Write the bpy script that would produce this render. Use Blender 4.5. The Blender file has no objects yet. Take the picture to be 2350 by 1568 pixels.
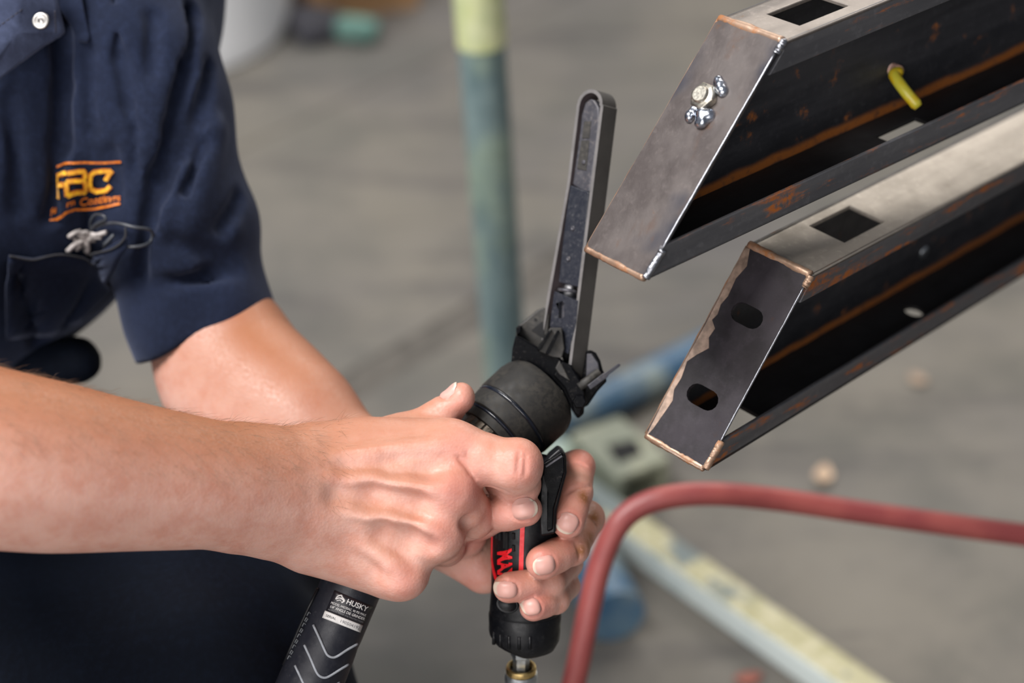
import bpy, bmesh, math, random
import numpy as np
from mathutils import Matrix, Vector
from mathutils.geometry import tessellate_polygon

sc = bpy.context.scene
COL = sc.collection
random.seed(7)
RNG = np.random.default_rng(7)

# ------------------------------------------------------------------ camera
W, H = 2350, 1568
LENS = 70.0
F = LENS / 36.0 * W                       # focal length in pixels
CX, CY = W / 2, H / 2
PITCH = math.radians(33)
CAM_H = 1.25
cam_d = bpy.data.cameras.new('camera')
cam_d.lens = LENS
cam_d.sensor_width = 36
cam_d.clip_start = 0.05
cam_d.dof.use_dof = True
cam_d.dof.focus_distance = 1.082
cam_d.dof.aperture_fstop = 3.5
cam = bpy.data.objects.new('camera', cam_d)
COL.objects.link(cam)
cam.location = (0, 0, CAM_H)
cam.rotation_euler = (math.pi / 2 - PITCH, 0, 0)
sc.camera = cam
MC = Matrix.Translation((0, 0, CAM_H)) @ Matrix.Rotation(math.pi / 2 - PITCH, 4, 'X')
MCn = np.array(MC)

# ------------------------------------------------------------------ world, lights, exposure
wd = bpy.data.worlds.new('world')
sc.world = wd
wd.use_nodes = True
wbg = wd.node_tree.nodes['Background']
wbg.inputs['Color'].default_value = (0.86, 0.90, 1.0, 1)
wbg.inputs['Strength'].default_value = 0.22


def area_light(name, loc, target, sx, sy, power, color):
    d = bpy.data.lights.new(name, 'AREA')
    d.shape = 'RECTANGLE'
    d.size, d.size_y = sx, sy
    d.energy = power
    d.color = color
    o = bpy.data.objects.new(name, d)
    COL.objects.link(o)
    o.location = loc
    v = Vector(target) - Vector(loc)
    o.rotation_euler = v.to_track_quat('-Z', 'Y').to_euler()
    return o


# daylight: an open bay door behind the camera, a roof light above, and the bright far side of the shop; a drum fill is added
area_light('bay_door_daylight', (-1.6, -3.8, 2.0), (0, 1.0, 0.6), 4.0, 3.0, 240, (1.0, 0.96, 0.94))
area_light('roof_light_over_bench', (-1.2, 0.3, 3.1), (0, 1.05, 0.6), 1.2, 1.0, 108, (1.0, 0.95, 0.90))
area_light('drum_fill_light', (-1.9, 0.9, 3.4), (-0.5, 2.7, 0.2), 1.6, 1.2, 110, (0.97, 0.98, 1.0))  # added fill lamp, brightens the drum front and the floor around it
area_light('roof_light', (1.1, 4.4, 3.3), (0.1, 1.2, 0.5), 3.2, 1.8, 130, (1.0, 0.94, 0.86))
sc.view_settings.view_transform = 'Standard'
sc.view_settings.look = 'None'
sc.view_settings.gamma = 1
sc.view_settings.use_curve_mapping = False
sc.view_settings.exposure = -0.15
sc.cycles.use_denoising = True
sc.cycles.max_bounces = 6
sc.cycles.sample_clamp_indirect = 6

# ------------------------------------------------------------------ helpers: measuring
D0 = 1.09


def C(px, py, dz=0.0):
    """camera-space point seen at (px,py) at depth D0 + dz mm"""
    d = D0 + dz / 1000.0
    return np.array([(px - CX) / F * d, -(py - CY) / F * d, -d])


def PD(px, py, d):
    return np.array([(px - CX) / F * d, -(py - CY) / F * d, -d])


def to_world(V):
    V = np.asarray(V, float).reshape(-1, 3)
    return V @ MCn[:3, :3].T + MCn[:3, 3]


def to_cam(Vw):
    Vw = np.asarray(Vw, float).reshape(-1, 3)
    return (Vw - MCn[:3, 3]) @ MCn[:3, :3]


def ground(px, py, h=0.0):
    """world point on the horizontal plane z = h"""
    r = MCn[:3, :3] @ np.array([(px - CX) / F, -(py - CY) / F, -1.0])
    t = (h - CAM_H) / r[2]
    return np.array([0, 0, CAM_H]) + r * t


def nrm(v):
    v = np.asarray(v, float)
    return v / max(np.linalg.norm(v), 1e-12)


def axis_frame(o, axis, x):
    """frame whose y follows the given axis exactly"""
    a = nrm(axis)
    x = np.asarray(x, float)
    return Frame(o, x - a * (x @ a), a)


class Frame:
    """a local frame: columns ax, ay, az with an origin, all in camera space"""
    def __init__(s, o, ax, ay):
        s.o = np.asarray(o, float)
        s.x = nrm(ax)
        ay = np.asarray(ay, float)
        s.y = nrm(ay - s.x * (ay @ s.x))
        s.z = np.cross(s.x, s.y)
        s.R = np.stack([s.x, s.y, s.z], 1)

    def pt(s, P):
        return np.asarray(P, float).reshape(-1, 3) @ s.R.T + s.o

    def hit(s, px, py, axis=2, off=0.0):
        """local coordinates where the sight line (px,py) meets the plane local[axis]=off"""
        r = np.array([(px - CX) / F, -(py - CY) / F, -1.0])
        n = s.R[:, axis]
        t = (off + s.o @ n) / (r @ n)
        return (r * t - s.o) @ s.R

    def mat(s):
        m = Matrix.Identity(4)
        for i in range(3):
            for j in range(3):
                m[i][j] = s.R[i, j]
            m[i][3] = s.o[i]
        return MC @ m


# ------------------------------------------------------------------ helpers: objects
def empty(name, label=None, cat=None, base=None, frame=None, group=None):
    o = bpy.data.objects.new(name, None)
    COL.objects.link(o)
    o.empty_display_size = 0.02
    if frame is not None:
        o.matrix_world = frame.mat()
    elif base is not None:
        o.location = Vector(to_world(base)[0])
    if label:
        o['label'] = label
    if cat:
        o['category'] = cat
    if group:
        o['group'] = group
    return o


_inv = {}


def world_matrix(o):
    m = o.matrix_basis.copy()
    p = o.parent
    while p is not None:
        m = p.matrix_basis @ m
        p = p.parent
    return m


def mesh_from(name, V, Fc, smooth=False):
    me = bpy.data.meshes.new(name)
    V = np.asarray(V, float)
    if isinstance(Fc, np.ndarray):
        n, k = Fc.shape
        me.vertices.add(len(V))
        me.vertices.foreach_set('co', V.ravel().astype(np.float32))
        me.loops.add(n * k)
        me.loops.foreach_set('vertex_index', Fc.ravel().astype(np.int32))
        me.polygons.add(n)
        me.polygons.foreach_set('loop_start', np.arange(0, n * k, k, dtype=np.int32))
        me.update(calc_edges=True)
        me.validate()
    else:
        me.from_pydata([tuple(v) for v in V], [], [tuple(int(i) for i in f) for f in Fc])
        me.update()
    if smooth:
        me.polygons.foreach_set('use_smooth', np.ones(len(me.polygons), bool))
    return me


def add(name, VF, mat, parent=None, smooth=False, space='cam', bevel=0, label=None, kind=None, solid=0, angle=None, segs=2):
    V, Fc = VF
    V = np.asarray(V, float)
    Vw = to_world(V) if space == 'cam' else V
    if parent is not None:
        inv = np.array(world_matrix(parent).inverted())
        Vw = Vw @ inv[:3, :3].T + inv[:3, 3]
    me = mesh_from(name, Vw, Fc, smooth)
    o = bpy.data.objects.new(name, me)
    COL.objects.link(o)
    if parent is not None:
        o.parent = parent
    if mat is not None:
        me.materials.append(mat)
    if solid:
        m = o.modifiers.new('solid', 'SOLIDIFY')
        m.thickness = solid
        m.offset = 0
    if bevel:
        m = o.modifiers.new('bevel', 'BEVEL')
        m.width = bevel
        m.segments = segs
        m.limit_method = 'ANGLE'
        m.angle_limit = math.radians(40)
        me.polygons.foreach_set('use_smooth', np.ones(len(me.polygons), bool))
        m.harden_normals = True
    if angle is not None:
        bm = bmesh.new()
        bm.from_mesh(me)
        for e in bm.edges:
            if len(e.link_faces) == 2 and e.calc_face_angle(0) > math.radians(angle):
                e.smooth = False
        bm.to_mesh(me)
        bm.free()
    if label:
        o['label'] = label
    if kind:
        o['kind'] = kind
    return o


def tag(o, label, cat, group=None):
    o['label'] = label
    o['category'] = cat
    if group:
        o['group'] = group
    return o


# ------------------------------------------------------------------ helpers: shapes (camera space unless noted)
def join(parts):
    Vs, Fs, n = [], [], 0
    for V, Fc in parts:
        V = np.asarray(V, float)
        Vs.append(V)
        Fs += [tuple(int(i) + n for i in f) for f in Fc]
        n += len(V)
    return np.concatenate(Vs), Fs


def spline(pts, n=8):
    """Catmull-Rom through points (any dimension)"""
    P = np.asarray(pts, float)
    if len(P) < 3:
        return P
    Q = np.vstack([2 * P[0] - P[1], P, 2 * P[-1] - P[-2]])
    out = []
    for i in range(1, len(Q) - 2):
        for t in np.linspace(0, 1, n, endpoint=False):
            a, b, c, d = Q[i - 1], Q[i], Q[i + 1], Q[i + 2]
            out.append(.5 * (2 * b + (c - a) * t + (2 * a - 5 * b + 4 * c - d) * t * t + (3 * b - a - 3 * c + d) * t ** 3))
    out.append(P[-1])
    return np.array(out)


def tube(pts, r, n=14, caps=True, squash=None):
    P = np.asarray(pts, float)
    r = np.broadcast_to(np.asarray(r, float), (len(P),))
    T = np.gradient(P, axis=0)
    T /= np.linalg.norm(T, axis=1)[:, None] + 1e-12
    up = np.array([0, 0, 1.0]) if abs(T[0][2]) < .9 else np.array([1.0, 0, 0])
    N = nrm(np.cross(T[0], up))
    V, Fc = [], []
    for i in range(len(P)):
        N = nrm(N - T[i] * (N @ T[i]))
        B = np.cross(T[i], N)
        for k in range(n):
            a = 2 * math.pi * k / n
            V.append(P[i] + r[i] * (math.cos(a) * N + math.sin(a) * B))
    for i in range(len(P) - 1):
        for k in range(n):
            k2 = (k + 1) % n
            Fc.append((i * n + k, i * n + k2, (i + 1) * n + k2, (i + 1) * n + k))
    if caps:
        Fc.append(tuple(range(n))[::-1])
        Fc.append(tuple((len(P) - 1) * n + k for k in range(n)))
    return np.array(V), Fc


def lathe(o, axis, prof, n=48, xdir=None, sx=1.0, sy=1.0, caps=True, mod=None):
    """prof: list of (t along the axis, radius) in metres; mod(k,n,i) scales the radius"""
    o = np.asarray(o, float)
    a = nrm(axis)
    x = np.array([1.0, 0, 0]) if xdir is None else np.asarray(xdir, float)
    x = nrm(x - a * (a @ x))
    y = np.cross(a, x)
    V, Fc = [], []
    for i, (t, r) in enumerate(prof):
        for k in range(n):
            q = 2 * math.pi * k / n
            rr = r * (mod(k, n, i) if mod else 1.0)
            V.append(o + a * t + x * (rr * sx * math.cos(q)) + y * (rr * sy * math.sin(q)))
    for i in range(len(prof) - 1):
        for k in range(n):
            k2 = (k + 1) % n
            Fc.append((i * n + k, i * n + k2, (i + 1) * n + k2, (i + 1) * n + k))
    if caps:
        Fc.append(tuple(range(n))[::-1])
        Fc.append(tuple((len(prof) - 1) * n + k for k in range(n)))
    return np.array(V), Fc


def prism(fr, poly, z0, z1, holes=(), order='xyz'):
    """outline in local 2-D extruded along the third local axis, with holes; order permutes local axes"""
    loops = [list(map(tuple, poly))] + [list(map(tuple, h)) for h in holes]
    tris = tessellate_polygon([[Vector((p[0], p[1], 0)) for p in l] for l in loops])
    flat = [p for l in loops for p in l]
    n = len(flat)
    V = [(p[0], p[1], z0) for p in flat] + [(p[0], p[1], z1) for p in flat]
    Fc = []
    for t in tris:
        a, b, c = t
        A, B, Cc = flat[a], flat[b], flat[c]
        cr = (B[0] - A[0]) * (Cc[1] - A[1]) - (B[1] - A[1]) * (Cc[0] - A[0])
        if abs(cr) < 1e-14:
            continue
        if cr < 0:
            a, b, c = a, c, b
        Fc.append((a + n, b + n, c + n))
        Fc.append((a, c, b))
    k = 0
    for li, l in enumerate(loops):
        m = len(l)
        area = sum(l[i][0] * l[(i + 1) % m][1] - l[(i + 1) % m][0] * l[i][1] for i in range(m))
        ccw = (area > 0) == (li == 0)
        for i in range(m):
            a, b = k + i, k + (i + 1) % m
            Fc.append((a, b, b + n, a + n) if ccw else (b, a, a + n, b + n))
        k += m
    V = np.array(V)
    ix = ['xyz'.index(c) for c in order]
    Vl = np.zeros_like(V)
    for s_, d_ in enumerate(ix):
        Vl[:, d_] = V[:, s_]
    if order in ('xzy', 'yxz', 'zyx'):
        Fc = [f[::-1] for f in Fc]
    return fr.pt(Vl), Fc


def box(fr, x0, x1, y0, y1, z0, z1):
    V = np.array([(x, y, z) for x in (x0, x1) for y in (y0, y1) for z in (z0, z1)], float)
    Fc = [(0, 1, 3, 2), (4, 6, 7, 5), (0, 4, 5, 1), (2, 3, 7, 6), (0, 2, 6, 4), (1, 5, 7, 3)]
    return fr.pt(V), Fc


def arc(cx, cy, r, a0, a1, n=10):
    return [(cx + r * math.cos(math.radians(a)), cy + r * math.sin(math.radians(a))) for a in np.linspace(a0, a1, n)]


VIEW = Frame((0, 0, 0), (1, 0, 0), (0, 1, 0))


def cutout(px_poly, dz0, dz1, holes=()):
    """outline given at depth dz0 (mm), built with its real thickness towards dz1, square to the line of sight"""
    d = D0 + dz0 / 1000.0
    f = lambda l: [tuple(PD(x, y, d)[:2]) for x, y in l]
    return prism(VIEW, f(px_poly), -(D0 + dz1 / 1000.0), -d, [f(h) for h in holes])


_dg = None


def text_mesh(body, size=1.0, extrude=0.0, shear=0.0, bold=0.0, align='LEFT', space=1.0):
    cu = bpy.data.curves.new('lettering', 'FONT')
    cu.body = body
    cu.size = size
    cu.extrude = extrude
    cu.shear = shear
    cu.offset = bold
    cu.align_x = align
    cu.space_character = space
    cu.resolution_u = 3
    o = bpy.data.objects.new('lettering', cu)
    COL.objects.link(o)
    dg = bpy.context.evaluated_depsgraph_get()
    dg.update()
    me = bpy.data.meshes.new_from_object(o.evaluated_get(dg))
    V = np.array([v.co[:] for v in me.vertices])
    Fc = [tuple(p.vertices) for p in me.polygons]
    bpy.data.objects.remove(o)
    bpy.data.curves.remove(cu)
    bpy.data.meshes.remove(me)
    return V, Fc


# ------------------------------------------------------------------ helpers: materials
class NT:
    def __init__(s, name):
        s.m = bpy.data.materials.new(name)
        s.m.use_nodes = True
        s.t = s.m.node_tree
        s.b = s.t.nodes['Principled BSDF']
        s.co = s.t.nodes.new('ShaderNodeTexCoord').outputs['Object']

    def n(s, kind, **kw):
        nd = s.t.nodes.new('ShaderNode' + kind)
        for k, v in kw.items():
            setattr(nd, k, v)
        return nd

    def put(s, sock, val):
        if isinstance(val, bpy.types.NodeSocket):
            s.t.links.new(val, sock)
        elif isinstance(val, (tuple, list)) and len(val) == 3 and sock.type == 'RGBA':
            sock.default_value = (*val, 1)
        else:
            sock.default_value = val

    def set(s, **kw):
        for k, v in kw.items():
            s.put(s.b.inputs[k.replace('_', ' ')], v)
        return s

    def noise(s, scale, detail=4, rough=.55, co=None, dist=0):
        nd = s.n('TexNoise')
        nd.inputs['Scale'].default_value = scale
        nd.inputs['Detail'].default_value = detail
        nd.inputs['Roughness'].default_value = rough
        nd.inputs['Distortion'].default_value = dist
        s.put(nd.inputs['Vector'], co if co is not None else s.co)
        return nd.outputs['Fac']

    def voro(s, scale, co=None, feature='F1'):
        nd = s.n('TexVoronoi')
        nd.feature = feature
        nd.inputs['Scale'].default_value = scale
        s.put(nd.inputs['Vector'], co if co is not None else s.co)
        return nd.outputs['Distance']

    def scale(s, v, co=None):
        nd = s.n('Mapping')
        nd.inputs['Scale'].default_value = v
        s.put(nd.inputs['Vector'], co if co is not None else s.co)
        return nd.outputs['Vector']

    def ramp(s, fac, a, b, lo=0.0, hi=1.0):
        nd = s.n('MapRange')
        nd.interpolation_type = 'SMOOTHSTEP'
        s.put(nd.inputs['Value'], fac)
        for i, v in zip((1, 2, 3, 4), (a, b, lo, hi)):
            nd.inputs[i].default_value = v
        return nd.outputs['Result']

    def mix(s, fac, a, b, mode='MIX'):
        nd = s.n('Mix')
        nd.data_type = 'RGBA'
        nd.blend_type = mode
        s.put(nd.inputs[0], fac)
        s.put(nd.inputs[6], a)
        s.put(nd.inputs[7], b)
        return nd.outputs[2]

    def math(s, op, a, b=0.0, clamp=False):
        nd = s.n('Math', operation=op)
        nd.use_clamp = clamp
        s.put(nd.inputs[0], a)
        s.put(nd.inputs[1], b)
        return nd.outputs[0]

    def sep(s, co=None):
        nd = s.n('SeparateXYZ')
        s.put(nd.inputs[0], co if co is not None else s.co)
        return nd.outputs

    def attr(s, name):
        nd = s.n('Attribute')
        nd.attribute_name = name
        return nd.outputs

    def bump(s, h, strength=.3, dist=.001):
        nd = s.n('Bump')
        nd.inputs['Strength'].default_value = strength
        nd.inputs['Distance'].default_value = dist
        s.put(nd.inputs['Height'], h)
        s.t.links.new(nd.outputs['Normal'], s.b.inputs['Normal'])
        return s


def srgb(r, g, b):
    f = lambda c: c / 12.92 if c <= .04045 else ((c + .055) / 1.055) ** 2.4
    return (f(r / 255), f(g / 255), f(b / 255))


def plain(name, col, rough=.5, metal=0.0, var=.25, nscale=40, bump=.1, bscale=300, spec=None):
    t = NT(name)
    n = t.noise(nscale)
    lo = tuple(c * (1 - var) for c in col)
    hi = tuple(min(1, c * (1 + var)) for c in col)
    t.set(Base_Color=t.mix(t.ramp(n, .3, .7), lo, hi), Metallic=metal)
    t.set(Roughness=t.ramp(t.noise(nscale * 3), .2, .8, max(.02, rough - .1), min(1, rough + .1)))
    if spec is not None:
        t.set(Specular_IOR_Level=spec)
    if bump:
        t.bump(t.noise(bscale), bump, .0004)
    return t.m


def worn_black(name, base, wear, rough, thr=.62, scale=120, metal=0.0, spec=.5):
    """black finish with pale scuffs and dust"""
    t = NT(name)
    n1 = t.noise(scale, 6, .7)
    n2 = t.noise(scale * .18, 3)
    fac = t.math('MULTIPLY', t.ramp(n1, thr - .08, thr + .1), t.ramp(n2, .35, .65, .3, 1))
    t.set(Base_Color=t.mix(fac, base, wear), Metallic=metal, Specular_IOR_Level=spec)
    t.set(Roughness=t.ramp(t.noise(scale * .5, 4), .3, .7, rough - .08, rough + .12))
    t.bump(t.noise(scale * 5, 3), .12, .0004)
    return t.m

# ------------------------------------------------------------------ signed-distance sculpting
def sd_cone(P, a, b, ra, rb):
    ab = b - a
    t = np.clip(((P - a) @ ab) / max(ab @ ab, 1e-12), 0, 1)
    return np.linalg.norm(P - a - t[:, None] * ab, axis=1) - (ra + (rb - ra) * t)


def sd_ell(P, c, R, s):
    Q = (P - c) @ R / s
    k = np.linalg.norm(Q, axis=1)
    g = np.linalg.norm(Q / s, axis=1)
    return k * (k - 1) / np.maximum(g, 1e-9)


def smin(a, b, k):
    if k <= 0:
        return np.minimum(a, b)
    h = np.maximum(k - np.abs(a - b), 0) / k
    return np.minimum(a, b) - h * h * k * .25


def smax(a, b, k):
    return -smin(-a, -b, k)


class Sculpt:
    """ordered list of groups; every group is a smooth union of primitives, groups are joined with their own blend"""
    def __init__(s):
        s.groups = []
        s.cuts = []
        s.final = None
        s.pre = None

    def group(s, k):
        s.groups.append((k, []))
        return s

    def cone(s, a, b, ra, rb=None, k=.006):
        s.groups[-1][1].append(('cone', (np.asarray(a), np.asarray(b), ra / 1000, (ra if rb is None else rb) / 1000), k))
        return s

    def chain(s, pts, rs, k=.004):
        for i in range(len(pts) - 1):
            s.cone(pts[i], pts[i + 1], rs[i], rs[i + 1], k)
        return s

    def ell(s, c, r, R=None, k=.006):
        s.groups[-1][1].append(('ell', (np.asarray(c), np.eye(3) if R is None else R, np.asarray(r) / 1000.), k))
        return s

    def cut(s, a, b, ra, rb=None, k=.004):
        s.cuts.append((np.asarray(a), np.asarray(b), ra / 1000, (ra if rb is None else rb) / 1000, k))
        return s

    @staticmethod
    def _prim(kind, arg, P):
        return sd_cone(P, *arg) if kind == 'cone' else sd_ell(P, *arg)

    def __call__(s, P, act=None):
        """signed distance; act names the primitives and cuts that matter near P (all when None)"""
        d = np.full(len(P), 9.0)
        n = 0
        for gk, prims in s.groups:
            g = None
            for kind, arg, k in prims:
                n += 1
                if act is not None and not act[0][n - 1]:
                    continue
                v = s._prim(kind, arg, P)
                g = v if g is None else smin(g, v, k)
            if g is not None:
                d = smin(d, g, gk)
        if s.pre is not None:
            d = s.pre(P, d)
        for i, (a, b, ra, rb, k) in enumerate(s.cuts):
            if act is not None and not act[1][i]:
                continue
            d = smax(d, -sd_cone(P, a, b, ra, rb), k)
        if s.final is not None:
            d = s.final(P, d)
        return d

    def bounds(s):
        lo, hi = np.full(3, 9.), np.full(3, -9.)
        for _, prims in s.groups:
            for kind, arg, k in prims:
                if kind == 'cone':
                    for p, r in ((arg[0], arg[2]), (arg[1], arg[3])):
                        lo, hi = np.minimum(lo, p - r), np.maximum(hi, p + r)
                else:
                    r = arg[2].max()
                    lo, hi = np.minimum(lo, arg[0] - r), np.maximum(hi, arg[0] + r)
        return lo, hi

    def mesh(s, vox, smooth=2, box=None):
        lo, hi = s.bounds() if box is None else (np.asarray(box[0]), np.asarray(box[1]))
        if box is None:
            lo, hi = lo - .004, hi + .004
        B = 14
        nb = np.ceil((hi - lo) / (vox * B)).astype(int)
        shape = nb * B + 1
        D = np.full(shape, 1.0, np.float32)
        rad = B * vox * .5 * math.sqrt(3)
        ctrs = np.stack(np.meshgrid(*[lo[i] + (np.arange(nb[i]) + .5) * B * vox for i in range(3)], indexing='ij'), -1).reshape(-1, 3)
        dc = s(ctrs)
        live = np.where(dc < rad * 1.5)[0]
        lc = ctrs[live]
        ap = np.array([s._prim(kind, arg, lc) < rad * (1.6 if kind == 'ell' else 1.1) + .03 for _, prims in s.groups for kind, arg, k in prims])
        ac = np.array([sd_cone(lc, a, b, ra, rb) < rad + .012 + k for a, b, ra, rb, k in s.cuts]).reshape(len(s.cuts), len(lc))
        slot_ = np.full(len(ctrs), -1)
        slot_[live] = np.arange(len(live))
        base = np.stack(np.meshgrid(*[np.arange(B + 1)] * 3, indexing='ij'), -1).reshape(-1, 3)
        idx = np.stack(np.meshgrid(*[np.arange(n) for n in nb], indexing='ij'), -1).reshape(-1, 3)
        for q in range(len(ctrs)):
            i, j, k = idx[q] * B
            if dc[q] < -rad * 1.5:
                D[i:i + B + 1, j:j + B + 1, k:k + B + 1] = np.minimum(D[i:i + B + 1, j:j + B + 1, k:k + B + 1], -.5)
            elif dc[q] < rad * 1.5:
                P = lo + (base + idx[q] * B) * vox
                D[i:i + B + 1, j:j + B + 1, k:k + B + 1] = s(P, (ap[:, slot_[q]], ac[:, slot_[q]])).reshape(B + 1, B + 1, B + 1)
        V, Q = surface_nets(D, lo, vox)
        for _ in range(smooth):
            V = taubin(V, Q)
        return V, Q

    def normal(s, P, e=6e-4):
        g = np.stack([s(P + e * np.eye(3)[i]) - s(P - e * np.eye(3)[i]) for i in range(3)], 1)
        return g / (np.linalg.norm(g, axis=1)[:, None] + 1e-12)

    def trace(s, px, py, start=.7, far=2.2):
        """first points of the surface along the sight lines through (px,py)"""
        px, py = np.atleast_1d(px).astype(float), np.atleast_1d(py).astype(float)
        r = np.stack([(px - CX) / F, -(py - CY) / F, -np.ones_like(px)], 1)
        L = np.linalg.norm(r, axis=1)
        t = np.full(len(px), start)
        for _ in range(90):
            d = s(r * t[:, None])
            t = np.minimum(t + d * .7 / L, far)
        return r * t[:, None]

    def settle(s, P, n=14):
        """move points onto the surface along the gradient"""
        P = np.array(P, float)
        for _ in range(n):
            P = P - .8 * s(P)[:, None] * s.normal(P)
        return P


def surface_nets(D, lo, vox):
    S = D < 0
    c = S.astype(np.int8)
    n = [k - 1 for k in D.shape]
    tot = np.zeros(n, np.int8)
    for dx in (0, 1):
        for dy in (0, 1):
            for dz in (0, 1):
                tot += c[dx:dx + n[0], dy:dy + n[1], dz:dz + n[2]]
    act = np.argwhere((tot > 0) & (tot < 8))
    ids = np.full(n, -1, np.int32)
    ids[tuple(act.T)] = np.arange(len(act))
    acc = np.zeros((len(act), 3))
    cnt = np.zeros(len(act))
    corners = [(x, y, z) for x in (0, 1) for y in (0, 1) for z in (0, 1)]
    val = {q: D[act[:, 0] + q[0], act[:, 1] + q[1], act[:, 2] + q[2]] for q in corners}
    for a in corners:
        for ax in range(3):
            if a[ax] == 0:
                b = list(a)
                b[ax] = 1
                b = tuple(b)
                va, vb = val[a], val[b]
                m = (va < 0) != (vb < 0)
                t = np.clip(va / np.where(m, va - vb, 1), 0, 1)
                p = np.array(a, float) + t[:, None] * (np.array(b) - np.array(a))
                acc[m] += p[m]
                cnt[m] += 1
    V = lo + vox * (act + acc / cnt[:, None])
    quads = []
    for ax in range(3):
        u, v = (ax + 1) % 3, (ax + 2) % 3
        sl0 = [slice(None)] * 3
        sl1 = [slice(None)] * 3
        sl0[ax] = slice(0, -1)
        sl1[ax] = slice(1, None)
        s0, s1 = S[tuple(sl0)], S[tuple(sl1)]
        e = np.argwhere(s0 != s1)
        ok = (e[:, u] > 0) & (e[:, v] > 0) & (e[:, u] < n[u]) & (e[:, v] < n[v])
        e = e[ok]
        inside = s0[tuple(e.T)]
        q = []
        for du, dv in ((-1, -1), (0, -1), (0, 0), (-1, 0)):
            f = e.copy()
            f[:, u] += du
            f[:, v] += dv
            q.append(ids[tuple(f.T)])
        q = np.stack(q, 1)
        q = np.where(inside[:, None], q, q[:, ::-1])
        quads.append(q)
    Q = np.concatenate(quads)
    return V, Q[(Q >= 0).all(1)]


def taubin(V, Q):
    E = np.concatenate([Q[:, [0, 1]], Q[:, [1, 2]], Q[:, [2, 3]], Q[:, [3, 0]]])
    n = len(V)
    deg = np.bincount(E.ravel(), minlength=n).astype(float)[:, None]
    for lam in (.5, -.52):
        A = np.stack([np.bincount(E[:, 0], V[E[:, 1], i], n) + np.bincount(E[:, 1], V[E[:, 0], i], n) for i in range(3)], 1)
        V = V + lam * (A / np.maximum(deg, 1) - V)
    return V


def point_attr(o, name, val):
    a = o.data.attributes.new(name, 'FLOAT', 'POINT')
    a.data.foreach_set('value', np.asarray(val, np.float32))

# ================================================================== the setting
t = NT('concrete')
n1, n2, n3 = t.noise(1.3, 5, .6), t.noise(5, 6, .65), t.noise(26, 5, .6)
c = t.mix(t.ramp(n1, .35, .68), (.160, .146, .122), (.100, .095, .093))
c = t.mix(t.math('MULTIPLY', t.ramp(n2, .42, .66), .5), c, (.078, .080, .074))
c = t.mix(t.math('MULTIPLY', t.ramp(t.noise(2.1, 3, co=t.scale((1, 1, 1))), .52, .68), .35), c, (.135, .122, .098))
c = t.mix(t.math('MULTIPLY', t.ramp(n3, .55, .75), .25), c, (.062, .058, .056))
st = t.n('Mapping')
st.inputs['Rotation'].default_value = (0, 0, -.55)
st.inputs['Scale'].default_value = (1.2, 6, 1)
t.put(st.inputs['Vector'], t.co)
c = t.mix(t.math('MULTIPLY', t.ramp(t.noise(1.6, 5, .62, co=st.outputs['Vector']), .52, .66), .5), c, (.052, .048, .050))
t.set(Base_Color=c, Roughness=t.ramp(n2, .3, .7, .55, .8), Specular_IOR_Level=.35)
t.bump(t.noise(60, 5), .2, .002)
CONC = t.m
WID = None
floor = empty('floor')
floor['kind'] = 'structure'
JOINT = plain('joint_filler', (.088, .080, .070), .9)
gv = np.array([[-8, -4], [9, -4], [9, 14], [-8, 14]], float)
a1, b1 = ground(640, 300)[:2], ground(1290, 0)[:2]
dj = nrm(b1 - a1)
nj = np.array([-dj[1], dj[0]])
a2 = ground(960, 797)[:2]
s1 = (a1 @ nj)
s2 = (a2 @ nj)
ev = [(-9, s2 - .024), (s2 + .024, s1 - .002), (s1 + .002, 13)]
FW = Frame((0, 0, 0), (1, 0, 0), (0, 1, 0))


def wprism(poly, z0, z1):
    return prism(FW, poly, z0, z1)


for lo_, hi_ in ev:
    q = [dj * u + nj * v for u, v in ((-12, lo_), (14, lo_), (14, hi_), (-12, hi_))]
    add('floor_slab', wprism([tuple(p) for p in q], -.12, 0), CONC, floor, space='world', bevel=.0015)
q = [dj * u + nj * v for u, v in ((-12, -9), (14, -9), (14, 13), (-12, 13))]
add('joint_bed', wprism([tuple(p) for p in q], -.16, -.002), JOINT, floor, space='world')

# ================================================================== the person
# skin -------------------------------------------------------------
t = NT('skin')
fl, tn = t.attr('flush')['Fac'], t.attr('tan')['Fac']
mott = t.ramp(t.noise(70, 5, .6), .35, .68)
mott2 = t.ramp(t.noise(260, 4, .6), .35, .7)
base = t.mix(t.math('MULTIPLY', mott, .65), (.63, .360, .288), (.52, .222, .158))
base = t.mix(t.math('MULTIPLY', mott2, .25), base, (.64, .41, .37))
base = t.mix(tn, base, (.30, .112, .050))
base = t.mix(fl, base, (.52, .17, .14))
base = t.mix(t.math('MULTIPLY', t.attr('dirt')['Fac'], t.ramp(t.noise(420, 4), .2, .5), True), base, (.22, .085, .02))
t.set(Base_Color=base, Roughness=t.ramp(t.noise(500, 3), .3, .7, .42, .60), Specular_IOR_Level=.42)
t.set(Subsurface_Weight=.22, Subsurface_Scale=.004)
t.b.inputs['Subsurface Radius'].default_value = (1.0, .35, .2)
wr = t.math('ADD', t.math('MULTIPLY', t.voro(620), .7), t.math('MULTIPLY', t.noise(900, 3), .6))
wr = t.math('ADD', wr, t.math('MULTIPLY', t.noise(180, 3), .8))
t.bump(wr, .2, .0006)
SKIN = t.m

t = NT('nail')
t.set(Base_Color=t.mix(t.attr('edge')['Fac'], (.53, .29, .25), (.58, .49, .40)), Roughness=.38, Specular_IOR_Level=.4)
t.set(Subsurface_Weight=.1, Subsurface_Scale=.002)
t.bump(t.noise(900, 2, co=t.scale((1, 1, 1))), .08, .0003)
NAIL = t.m

arms = Sculpt()
# ---- right forearm and hand (nearest the camera) -----------------
RS = -6.0                                    # whole hand slightly nearer


def R_(x, y, z):
    return C(x, y, z + RS)


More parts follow.
